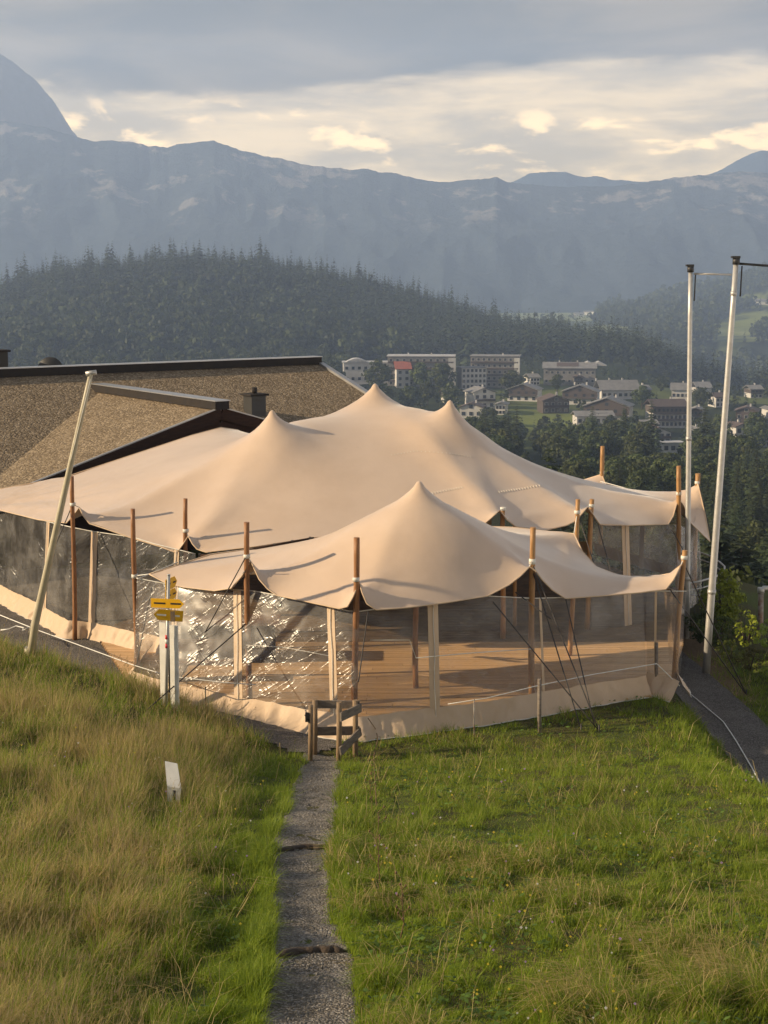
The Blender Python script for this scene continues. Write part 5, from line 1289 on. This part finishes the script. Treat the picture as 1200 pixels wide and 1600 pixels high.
# ------------------------------------------------------------------ masts, signs, gate, railing
def mast(label, base, top, r0, r1, m='steel', cap='black', collars=(), name='flagpole'):
    base = Vector(base); top = Vector(top); t = thing(name, label, 'flagpole', tuple(base)); mb = MB(); n = 8
    mb.tube([base.lerp(top, i / n) - (Vector((0, 0, .3)) if i == 0 else Vector()) for i in range(n + 1)], [r0 + (r1 - r0) * i / n for i in range(n + 1)], 14); mb.build('shaft', M[m], t)
    ax = (top - base).normalized()
    for f in collars:
        p = base.lerp(top, f); r = (r0 + (r1 - r0) * f) * 1.18; mb = MB(); mb.tube([p - ax * .05, p + ax * .05], r, 14); mb.build('collar', M[m], t)
    return t, ax
b_ = Vector(hit(44, 1024)); tp = Vector(D(142, 584, 27.2))
t, ax = mast('pale leaning mast standing in the tall grass beside the left tent wall', b_, tp, .082, .044, 'pale_metal' if 'pale_metal' in M else 'white', collars=(.02,))
mb = MB(); mb.tube([tp + Vector((-.09, 0, .0)), tp + Vector((.10, 0, .03))], .045, 10); mb.build('pulley_cap', M['steel'], t)
m_ = strap(t, tp + Vector((.0, -.06, -.1)), b_ + Vector((.06, -.1, .5)), .006, 'rope_white', 'halyard')
def on_plane(px, py, z): return G(px, py, z)
bA = Vector(on_plane(1073, 992, -.62)); tA = Vector(D(1079, 424, bA.y)); bB = Vector(on_plane(1103, 1047, -.62)); tB = Vector(D(1150, 412, bB.y))
tAo, ax = mast('thinner upright steel flagpole behind the right tent corner', bA, tA, .076, .054, collars=(.16, .55))
tBo, bx_ = mast('taller steel flagpole leaning right beside the grassy walk', bB, tB, .092, .060, collars=(.20, .93))
for t, tp, a_ in ((tAo, tA, ax), (tBo, tB, bx_)):
    mb = MB(); mb.tube([tp - a_ * .02, tp + a_ * .13], .085, 12); mb.box(tuple(tp + a_ * .15 + Vector((-.02, 0, 0))), (.19, .16, .05)); mb.build('cap', M['black'], t)
mb = MB(); mb.tube([tA + Vector((.08, 0, -.06)), Vector(D(1143, 429, bA.y - 0.1))], .026, 8); mb.build('flag_arm', M['steel'], tAo)
mb = MB(); mb.tube([tB + Vector((.08, 0, .0)), Vector(D(1225, 417, bB.y))], .028, 8); mb.build('flag_arm', M['black'], tBo)
for t, tp, o in ((tAo, tA, .13), (tBo, tB, .14)): strap(t, tp + Vector((o, 0, -.05)), tp + Vector((o * .9, 0, -.75)), .018, 'black', 'counterweight_cord')

def signpost():
    b = Vector(hit(258, 1106)); d = b.y; tp = Vector(D(263.5, 899, d))
    t = thing('signpost', 'hiking signpost with yellow arrow plates and two white boards in the grass', 'signpost', tuple(b))
    mb = MB(); mb.tube([b - Vector((0, 0, .3)), tp], .031, 12); pl = mb.build('pole', M['steel'], t)
    mb = MB(); mb.tube([tp, tp + Vector((0, 0, .02))], .034, 12); mb.build('cap', M['steel'], pl)
    for py, m in ((995.5, 'red'), (1002, 'white'), (1009, 'red')):
        p = Vector(D(260.7, py, d)); mb = MB(); mb.tube([p - Vector((0, 0, .043)), p + Vector((0, 0, .043))], .0335, 12); mb.build('trail_mark', M[m], t)
    for x0, x1, y0, y1, da, dc in ((248.5, 258.5, 972.5, 1112, .17, .115), (264.5, 277.0, 977, 1116, .085, .02)):
        a = Vector(D(x0, y0, d + da)); c = Vector(D(x1, y0 + 1.5, d + dc)); lo = float(ground_z(a.x, d + .1)) - .2
        mb = MB(); mb.prism([(a.x - .01, d + da, lo), (c.x - .01, d + dc, lo), (c.x, d + dc, c.z), (a.x, d + da, a.z)], (.014, .03, 0)); mb.build('board', M['white'], t)
    mb = MB(); p0 = Vector(D(258, 974, d + .125)); mb.box((tp.x + .01, d + .17, (p0.z + b.z) / 2 + .1), (.16, .02, p0.z - b.z - .3)); mb.build('board_gap_shade', M['black'], t)  # black sheet put in for the shadowy gap between the two boards
    def plate(name, c, L, hgt, yaw, tip, face, stripe=None, roll=0.0):
        """arrow plate: a thin sheet with one pointed end"""
        Mx = Matrix.Translation(c) @ Matrix.Rotation(yaw, 4, 'Z') @ Matrix.Rotation(roll, 4, 'Y'); l = L / 2; h_ = hgt / 2
        poly = [(-l, 0, -h_), (l - .09, 0, -h_), (l, 0, 0), (l - .09, 0, h_), (-l, 0, h_)] if tip > 0 else [(l, 0, -h_), (-l + .09, 0, -h_), (-l, 0, 0), (-l + .09, 0, h_), (l, 0, h_)]
        mb = MB(); mb.prism([(Mx @ Vector(p)) for p in poly], Mx.to_3x3() @ Vector((0, .012, 0))); o = mb.build(name, M[face], t)
        if stripe:
            for x0, x1 in ((-l + .06, -.04), (.06, l - .06)):
                mb = MB(); mb.prism([Mx @ Vector(p) for p in ((x0, -.003, -.016), (x1, -.003, -.016), (x1, -.003, .016), (x0, -.003, .016))], Mx.to_3x3() @ Vector((0, .002, 0))); mb.build('text_line', M[stripe], o)
    plate('arrow_sign', Vector(D(261.5, 943, d - .045)), .65, .175, -.18, 1, 'yellow', 'black')
    plate('arrow_sign', Vector(D(263, 961.5, d - .045)), .55, .21, .10, -1, 'yellow', 'white', roll=.10)
    for py, hh in ((911, .21), (929, .20)):
        c = Vector(D(268, py, d + .20)); plate('arrow_sign', c, .46, hh, 1.24, 1, 'yellow', 'black', roll=0.0)
    mb = MB(); q = Vector(D(270, 963, d - .03)); mb.box(tuple(q), (.085, .03, .20)); mb.build('clamp', M['post_wood'], t)  # brown block that paints the pole's shadow on the lower arrow plate
signpost()

def gate():
    zb = 0.0
    def gp(px, py): return Vector(hit(px, py))
    P = {'a': (gp(484.5, 1186), 1101), 'b': (gp(491, 1178), 1093), 'c': (gp(529, 1189), 1097), 'd': (gp(555, 1182), 1094)}
    t = thing('kissing_gate', 'small wooden zigzag gate with weathered rails at the foot of the path', 'gate', tuple(P['c'][0]))
    H_ = {}
    for k, (b, ptop) in P.items():
        px = proj(np.array(b))[0][0]; tp = Vector(D(px + (1 if k != 'd' else 0), ptop, b.y)); H_[k] = (b, tp)
        mb = MB(); rr = .052 if k != 'a' else .045; mb.tube([b - Vector((0, 0, .3)), b.lerp(tp, .5) + Vector((.006, 0, 0)), tp], [rr * 1.05, rr, rr * .97], 10); mb.build('post', M['post_wood'], t)
    def rail(a, b, fa, fb, h, off):
        A0, A1 = H_[a]; B0, B1 = H_[b]; p = A0.lerp(A1, fa); q = B0.lerp(B1, fb); e = (q - p).normalized()
        mb = MB(); n = e.cross(Vector((0, 0, 1))); mb.beam(p - e * .06 + n * off, q + e * .08 + n * off, .035, h); mb.build('rail', M['grey_wood'], t)
    rail('b', 'd', .90, .90, .145, -.068); rail('b', 'd', .40, .44, .165, -.068); rail('c', 'd', .77, .86, .165, .072); rail('c', 'd', .20, .42, .165, .072)
    p = H_['a'][0].lerp(H_['a'][1], .78); mb = MB(); mb.box(tuple(p + Vector((-.06, -.03, 0))), (.07, .05, .17)); mb.tube([p + Vector((-.1, -.03, .05)), p + Vector((-.03, -.05, -.05))], .018, 6); mb.build('latch', M['black'], t)
gate()

def trail_marker():
    b = Vector(hit(272, 1256)); d = b.y
    t = thing('trail_marker', 'bent white marker plate on a short black stake in the dry grass', 'marker', tuple(b))
    q = Vector(D(272, 1232, d)); mb = MB(); mb.tube([b - Vector((0, 0, .1)), q + Vector((0, .02, .02))], .02, 8); mb.build('stake', M['black'], t)
    a0 = Vector(D(261, 1228, d - .03)); a1 = Vector(D(283, 1232, d - .03)); lo0 = Vector(D(262, 1252, d - .03)); lo1 = Vector(D(281, 1255, d - .03)); u0 = Vector(D(257.5, 1190, d + .16)); u1 = Vector(D(277, 1194, d + .16))
    mb = MB(); th = Vector((0, .012, .004)); m1 = lo0.lerp(lo1, .40); m2 = lo0.lerp(lo1, .64); k1 = a0.lerp(a1, .40) ; k2 = a0.lerp(a1, .64); k1 = k1.lerp(m1, .2); k2 = k2.lerp(m2, .2)
    mb.prism([lo0, m1, k1, a0], th); mb.prism([m2, lo1, a1, k2], th); mb.prism([k1, k2, a1, a0], th); mb.prism([a0, a1, u1, u0], th)
    mb.build('plate', M['white'], t)
trail_marker()

def stake(label, px, pb, pt_, r, m, d=None, name='short_post'):
    b = Vector(hit(px, pb)); tp = Vector(D(px, pt_, b.y)); mb = MB(); mb.tube([b - Vector((0, 0, .2)), tp], [r, r * .95], 8); o = mb.build(name, M[m]); return tag(o, label, 'post')
stake('short weathered post on the lawn before the right notch', 843, 1147, 1061, .040, 'grey_wood')
stake('short weathered post at the far right corner of the lawn', 1026, 1083, 1004, .036, 'grey_wood')
stake('thin rusty stake on the lawn under the middle panel', 741, 1152, 1092, .012, 'rust', name='thin_stake')
stake('thin dark stake at the skirt right of the signpost', 321, 1112, 1073, .012, 'black', name='thin_stake')

def railing():
    t = thing('railing', 'curved dark metal railing with pale handrails behind the right tent corner', 'railing', D(1100, 960, 39.5))
    top = [D(1078, 861, 42.5), D(1093, 863, 42.2), D(1110, 869, 41.8), D(1124, 878, 41.2), D(1132, 885, 40.6), D(1132, 893, 40.2), D(1118, 901, 39.6), D(1098, 907, 39.2), D(1074, 912, 38.9)]
    mb = MB(); mb.tube(top, .026, 8); mb.build('handrail', M['steel'], t)
    low = [tuple(Vector(p) - Vector((0, 0, .20))) for p in top]; mb = MB(); mb.tube(low, .020, 8); mb.build('handrail', M['steel'], t)
    bot = [tuple(Vector(p) - Vector((0, 0, 1.30))) for p in top]; mb = MB(); mb.tube(bot, .020, 6); mb.build('bottom_rail', M['black'], t)
    me = None
    for i in range(len(top) - 1):
        a = Vector(low[i]); b = Vector(low[i + 1]); n = max(2, int((b - a).length / .14))
        for k in range(n):
            p = a.lerp(b, k / n); thick = k == 0
            mb = MB(); mb.tube([p - Vector((0, 0, 1.35 if thick else 1.1)), p + Vector((0, 0, .2 if thick else 0))], .022 if thick else .009, 6); mb.build('post' if thick else 'baluster', M['black'], t)
railing()
def pipe_frame():
    b = Vector(on_plane(1188, 1016, -1.0)); d = b.y; tp = Vector(D(1189, 921, d)); e = Vector(D(1240, 919, d + .6))
    t = thing('pipe_frame', 'pale weathered pipe frame standing in the shrubs at the edge', 'frame', tuple(b)); mb = MB(); mb.tube([b - Vector((0, 0, .4)), tp], .072, 10); mb.build('upright', M['rust'], t)
    mb = MB(); mb.tube([tp + Vector((0, 0, -.04)), tp + Vector((.06, 0, .04)), e], .06, 10); mb.build('crossbar', M['steel'], t); mb = MB(); mb.tube([tp - Vector((0, 0, .09)), tp + Vector((0, 0, .05))], .09, 10); mb.build('elbow', M['steel'], t)
pipe_frame()
def bush(label, px, pbase, d, hh, wid, seed, dark, light, nc=40, per=26, leaf=.11, cb=.02, name='shrub'):
    V, T, Cc = broad_geo(1.0, nc, per, seed, leaf=leaf, wid=wid, dark=dark, light=light, cb=cb); p = Vector(D(px, pbase, d)); me = np_mesh('foliage', V, T, M['leaf'], False, Cc)
    t = thing(name, label, 'shrub', tuple(p)); t.scale = (hh, hh, hh); link('foliage', me, t)
    mb = MB()
    for k in range(4): a = k * 1.7; mb.tube([(0, 0, -.05), (.10 * math.cos(a), .10 * math.sin(a), .35), (.18 * math.cos(a), .18 * math.sin(a), .7)], [.02, .014, .006], 5)
    link('stems', mb.mesh('stems', M['bark']), t); return t
bush('yellow green upright conifer shrub beside the tall flagpole', 1128, 985, 37.5, 1.75, .30, 501, (.14, .19, .02), (.34, .42, .05), 60, 40, .07)
bush('dark green shrub at the foot of the thinner flagpole', 1094, 1002, 37.0, 1.0, .55, 502, (.028, .045, .014), (.08, .11, .03), 40, 30, .09)
bush('dark rounded shrub between both flagpoles and the pipe frame', 1122, 1010, 36.0, .95, .6, 503, (.05, .08, .02), (.14, .18, .04), 40, 30, .09)
bush('lime leaved young shrub left of the pipe frame', 1166, 1012, 34.5, 1.0, .34, 504, (.24, .32, .03), (.46, .56, .07), 22, 14, .12)
bush('lime leaved shrub cut by the frame right of the pipe upright', 1204, 1022, 33.6, .95, .5, 505, (.18, .27, .04), (.34, .46, .08), 30, 18, .12)
bush('brownish low shrub at the edge below the pipe frame', 1172, 1046, 33.5, .65, .8, 506, (.06, .055, .02), (.14, .12, .04), 40, 30, .10)
bush('olive low shrub right of the tarmac walk', 1140, 1030, 34.5, .55, .9, 507, (.09, .11, .025), (.24, .27, .05), 40, 30, .10)

# ------------------------------------------------------------------ grass
def tent_mask(x, y):
    poly = [(-5.7, 31.2), (-2.7, 28.6), (-0.5, 27.25), (3.1, 28.85), (5.7, 30.2), (6.3, 29.8), (7.2, 34.5), (9.2, 41), (8, 47), (-5, 48), (-12, 44), (-7.8, 35.1)]
    c = np.zeros(np.shape(x), bool); j = len(poly) - 1
    for i in range(len(poly)):
        (xi, yi), (xj, yj) = poly[i], poly[j]; c ^= ((yi > y) != (yj > y)) & (x < (xj - xi) * (y - yi) / (yj - yi + 1e-9) + xi); j = i
    return c
def blades(x, y, hgt, wid, az, lean, col, tall):
    """5-point blades: foot, bend, tip"""
    n = len(x); z = ground_z(x, y) - 0.015; ca, sa = np.cos(az), np.sin(az); wa = az + math.pi / 2 + rng.normal(0, .5, n); wx, wy = np.cos(wa) * wid / 2, np.sin(wa) * wid / 2
    def P(f, l, w): return np.stack([x + ca * hgt * l * lean + wx * w, y + sa * hgt * l * lean + wy * w, z + hgt * f * np.sqrt(np.maximum(.12, 1 - (lean * l) ** 2 * .8))], 1)
    V = np.stack([P(0, 0, 1), P(0, 0, -1), P(.55, .30, .85), P(.55, .30, -.85), P(1.0, 1.0, 0)], 1)
    k = np.arange(n)[:, None] * 5
    T = np.concatenate([k + [0, 1, 3], k + [0, 3, 2], k + [2, 3, 4]], 0)
    return V.reshape(-1, 3), T, np.repeat(col, 5, 0)
def grass():
    tot = 1200000; y = 6.6 * (36 / 6.6) ** rng.random(tot); x = (rng.random(tot) * 2 - 1) * (.30 * y + .5); far_ = rng.random(tot) < .16; x = np.where(far_, np.sign(x) * (.30 * y + .4 + 3.6 * rng.random(tot) ** 1.5), x)
    # sample uniformly in log distance: blades per area fall off with distance
    l, r = path_bounds(y); cx = np.where(x < l, l - x, np.where(x > r, x - r, -1.0)); onp = (y < 26.3) & (cx < 0) & (np.minimum(x - l, r - x) > .07 * rng.random(tot) ** 2 * (1 + 1.5 * fbm(y * 2.2, x * .2, 3, 611)))
    rd = (np.abs(x - road_cx(y)) < ROAD_W * .95) & (y > 18) & (y < 38.6)
    bare = (np.abs(x - 7.0) < 1.3) & (y > 32.5)
    ok = ~onp & ~rd & ~tent_mask(x, y) & ~(yard_mask(x, y) & (rng.random(tot) > .03)) & ~(bare & (rng.random(tot) < .8)) & ((x > -11) | (y < 30))
    ok &= (y < 30.5) | (x > 4)
    ok &= rng.random(tot) < .62 + .75 * (fbm(x * 3.5, y * 3.5, 2, 605) + .25)
    x = x[ok]; y = y[ok]; cx = cx[ok]; n = len(x)
    big = fbm(x * .35, y * .35, 3, 601); mid = fbm(x * 1.1, y * 1.1, 3, 603); fine = fbm(x * 3.5, y * 3.5, 2, 605)
    left = x < np.interp(y, PY, (PL + PR) / 2)
    L = np.where(left, sstep(cx, .25, 1.3 + .5 * mid), 0.0)
    tuft = sstep(fine + .4 * mid, .05, .5)
    near = 1 - sstep(y, 9, 15)
    hl = 0.11 + 0.17 * sstep(big + .6 * mid, -.5, .5) + .10 * tuft
    hr = 0.05 + .035 * sstep(mid + big, -.3, .6) + .07 * tuft + .07 * near * sstep(mid, -.2, .5)
    edge = np.exp(-(cx / .30) ** 2) * .05
    h = (hl * L + hr * (1 - L) + edge) * rng.uniform(.45, 1.5, n) * (.72 + .75 * np.clip(fine + .3, 0, 1))
    lip = (x > 5.0) & (y > 18); h = np.where(lip, h + .05, h)
    dryp = np.where(left, L * (0.24 + .52 * sstep(big * .9 + mid * .8, -.35, .55)), 0.02 + .13 * sstep(mid + .5 * fine - .05, .05, .6))
    dry = rng.random(n) < dryp
    stalk = dry & left & (rng.random(n) < .12 * L)
    h = np.where(stalk, h * 1.0 + .20, h)
    g1 = np.array([.130, .210, .014]); g2 = np.array([.310, .380, .032]); d1 = np.array([.56, .44, .19]); d2 = np.array([.37, .28, .11]); y1 = np.array([.24, .25, .045])
    u = rng.random(n)[:, None]; w = np.clip(.5 + big + .5 * mid, 0, 1)[:, None]
    col = np.where(dry[:, None], d1 * u + d2 * (1 - u), (g1 * (1 - u) + g2 * u) * (1 - .45 * w) + .45 * w * (y1 * u + g1 * (1 - u)))
    wid = (.0037 + .0018 * rng.random(n)) * (np.maximum(y, 8) / 9) ** .75; wid = np.where(stalk, wid * .6, wid)
    az = rng.uniform(0, 6.283, n); az = np.where(rng.random(n) < .5, rng.normal(.15, .6, n) + 2.2 * mid + 3.0 * fine, az)
    lean = np.clip(rng.normal(.62, .32, n) + .35 * fine, .05, 1.05); lean = np.where(stalk, lean * .55, lean); lean = np.where(dry & ~left, np.clip(lean + .35, 0, 1.05), lean); h = np.where(dry & ~left, h * 1.5, h)
    # long arching straws flopped over the sward
    m = 3000; ys = 7 * (27 / 7) ** rng.random(m); xs = (rng.random(m) * 2 - 1) * (.30 * ys); l2, r2 = path_bounds(ys); cl = fbm(xs * .8, ys * .8, 3, 633)
    kk = (((xs < l2 - .3) & (cl > -.15)) | ((xs > r2 + .25) & (cl > .12))) & ~tent_mask(xs, ys) & ~yard_mask(xs, ys) & ((np.abs(xs - road_cx(ys)) > 1.0) | (ys < 18)); xs = xs[kk]; ys = ys[kk]; m = len(xs)
    V, T, Cc = blades(xs, ys, rng.uniform(.3, .75, m), (.0032 + .002 * rng.random(m)) * (ys / 9) ** .7, rng.uniform(0, 6.283, m), rng.uniform(.7, 1.05, m), np.array([[.55, .43, .19]]) * rng.uniform(.6, 1.1, (m, 1)), None)
    tag(link('straw', np_mesh('straw', V, T, M['grass'], False, Cc)), kind='stuff')
    for m_, nm in ((~dry, 'green_grass'), (dry, 'dry_grass')):
        k1 = m_ & (y < 17); V, T, Cc = blades(x[k1], y[k1], h[k1], wid[k1], az[k1], lean[k1], col[k1], None)
        k2 = m_ & (y >= 17); V2, T2, C2 = blades(x[k2], y[k2], h[k2], wid[k2] * 1.2, az[k2], lean[k2], col[k2], None); nb = len(V2) // 5   # far blades: foot and tip only
        V2 = V2.reshape(nb, 5, 3)[:, [0, 1, 4]].reshape(-1, 3); C2 = C2.reshape(nb, 5, 3)[:, [0, 1, 4]].reshape(-1, 3); T2 = np.arange(nb * 3).reshape(-1, 3) + len(V)
        V = np.concatenate([V, V2]); T = np.concatenate([T, T2]); Cc = np.concatenate([Cc, C2])
        o = link(nm, np_mesh(nm, V, T, M['grass'], False, Cc)); tag(o, kind='stuff')
    # seed heads on the tall stalks of the left meadow
    k = np.where(stalk)[0]; k = k[rng.random(len(k)) < .4]; n = len(k); xs = x[k] + np.cos(az[k]) * h[k] * lean[k]; ys = y[k] + np.sin(az[k]) * h[k] * lean[k]; zs = ground_z(x[k], y[k]) + h[k] * np.sqrt(np.maximum(.12, 1 - lean[k] ** 2 * .8)); s_ = (.006 + .004 * rng.random(n)) * (y[k] / 9) ** .5; hh = .03 + .05 * rng.random(n)
    V = np.stack([np.stack([xs - s_ / 2, ys, zs - hh * .2], 1), np.stack([xs + s_ / 2, ys, zs - hh * .2], 1), np.stack([xs + .02, ys, zs + hh], 1)], 1).reshape(-1, 3)
    o = link('seed_heads', np_mesh('seed_heads', V, np.arange(3 * n).reshape(-1, 3), M['grass'], False, np.repeat(np.array([[.50, .38, .19]]) * rng.uniform(.7, 1.1, (n, 1)), 3, 0))); tag(o, kind='stuff')
    # broad leaved weeds
    n = 16000; y = 6.6 * (30 / 6.6) ** rng.random(n); x = (rng.random(n) * 2 - 1) * (.30 * y); l, r = path_bounds(y)
    cl = fbm(x * .9 + 4, y * .9, 3, 621); ok = ((x > r + .03) | (x < l - .3)) & (cl > .18 + .25 * (x < l)) & ~tent_mask(x, y) & ~yard_mask(x, y) & ~((np.abs(x - road_cx(y)) < 1.0) & (y > 18)); x = x[ok]; y = y[ok]; n = len(x)
    z = ground_z(x, y); hz = rng.uniform(.03, .17, n); a = rng.uniform(0, 6.283, n); s_ = rng.uniform(.014, .034, n) * (y / 10) ** .4; dz = rng.uniform(-.4, .5, n)
    e = np.stack([np.cos(a), np.sin(a), dz], 1) * s_[:, None]; f = np.stack([-np.sin(a), np.cos(a), rng.uniform(-.5, .5, n)], 1) * s_[:, None] * .6; c = np.stack([x, y, z + hz], 1)
    V = np.stack([c - e, c + f, c + e * 1.2, c - f], 1).reshape(-1, 3); o = link('broadleaf_weeds', np_mesh('broadleaf_weeds', V, np.arange(4 * n).reshape(-1, 4), M['grass'], False, np.repeat(np.array([[.11, .18, .035]]) * rng.uniform(.6, 1.5, (n, 1)), 4, 0))); tag(o, kind='stuff')
    # small meadow flowers
    n = 900; y = 7 * (24 / 7) ** rng.random(n); x = (rng.random(n) * 2 - 1) * .29 * y; l, r = path_bounds(y); ok = ((x > r + .1) | (x < l - .2)) & (fbm(x * .7, y * .7, 2, 641) > .05) & ~tent_mask(x, y) & ~yard_mask(x, y) & ((np.abs(x - road_cx(y)) > 1.1) | (y < 18)); x = x[ok]; y = y[ok]; n = len(x)
    c = np.stack([x, y, ground_z(x, y) + rng.uniform(.10, .26, n)], 1); s_ = rng.uniform(.007, .013, n)[:, None] * (y[:, None] / 9) ** .5; V = np.stack([c + s_ * [1, 0, .3], c + s_ * [0, .6, 1], c + s_ * [-1, 0, .3], c + s_ * [0, -.6, -.5]], 1).reshape(-1, 3)
    tag(link('meadow_flowers', np_mesh('meadow_flowers', V, np.arange(4 * n).reshape(-1, 4), M['grass'], False, np.repeat(np.where(rng.random((n, 1)) < .5, [[.70, .55, .06]], np.where(rng.random((n, 1)) < .6, [[.72, .70, .64]], [[.45, .30, .50]])), 4, 0))), kind='stuff')
    # loose stones on the path
    n = 3600; y = 7.0 * (26 / 7.0) ** rng.random(n); l, r = path_bounds(y); x = l + (r - l) * rng.random(n); z = ground_z(x, y) - .012; s_ = rng.uniform(.006, .016, n) * (1 + (rng.random(n) > .97) * 1.2)
    base = np.array([(1, 0, 0), (-.5, .87, 0), (-.5, -.87, 0), (0.1, 0, .8)]); V = (c_ := np.stack([x, y, z], 1))[:, None, :] + base[None] * s_[:, None, None] * rng.uniform(.6, 1.3, (n, 4, 1))
    T = (np.arange(n)[:, None, None] * 4 + np.array([(0, 1, 3), (1, 2, 3), (2, 0, 3)])[None]).reshape(-1, 3); o = link('gravel_stones', np_mesh('gravel_stones', V.reshape(-1, 3), T, M['stone'], False)); tag(o, kind='stuff')
M['stone'] = mat('gravel_stone', (0.24, 0.225, 0.20), 0.85, (0.13, 0.12, 0.105), 30)
grass()
def dead_weed(label, px, pb, ptop, seed, r=.006):
    rr = random.Random(seed); b = Vector(hit(px, pb)); tp = Vector(D(px - 3, ptop, b.y)); t = thing('dead_weed', label, 'plant', tuple(b)); L = (tp - b).length
    mb = MB(); pts = [b.lerp(tp, i / 6) + Vector((rr.uniform(-.02, .02), rr.uniform(-.02, .02), 0)) * (i > 0) for i in range(7)]; mb.tube(pts, [r, r, r * .9, r * .8, r * .7, r * .6, r * .4], 5); mb.build('stem', M['dead'], t)
    mb = MB()
    for i in range(9):
        p = pts[2 + i % 5]; a = rr.uniform(0, 6.28); q = p + Vector((math.cos(a), math.sin(a), .9)) * L * rr.uniform(.05, .12); mb.tube([p, q], r * .5, 4); mb.tube([q, q + Vector((0, 0, .02))], [.012, .006], 5)
    mb.build('seed_branches', M['dead'], t)
M['dead'] = mat('dead_stem', (0.20, 0.12, 0.055), 0.8, (0.10, 0.06, 0.03), 20)
dead_weed('tall dead brown weed right of the path above its lower lip', 592, 1392, 1268, 1)
dead_weed('dead brown weed in the seeding grass low on the right slope', 630, 1478, 1372, 2)
dead_weed('thin dead weed close to the wooden gate on the right', 582, 1275, 1200, 3, .005)
rope('white_cord', 'old pale cord hanging from the gate rail into the grass', [D(575, 1122, 25.9), tuple(Vector(hit(588, 1150)) + Vector((0, 0, .12))), tuple(Vector(hit(590, 1165)) + Vector((0, 0, .10))), tuple(Vector(hit(584, 1195)) + Vector((0, 0, .16))), tuple(Vector(hit(588, 1270)) + Vector((0, 0, .10)))], .008, 'dead', 'cord')
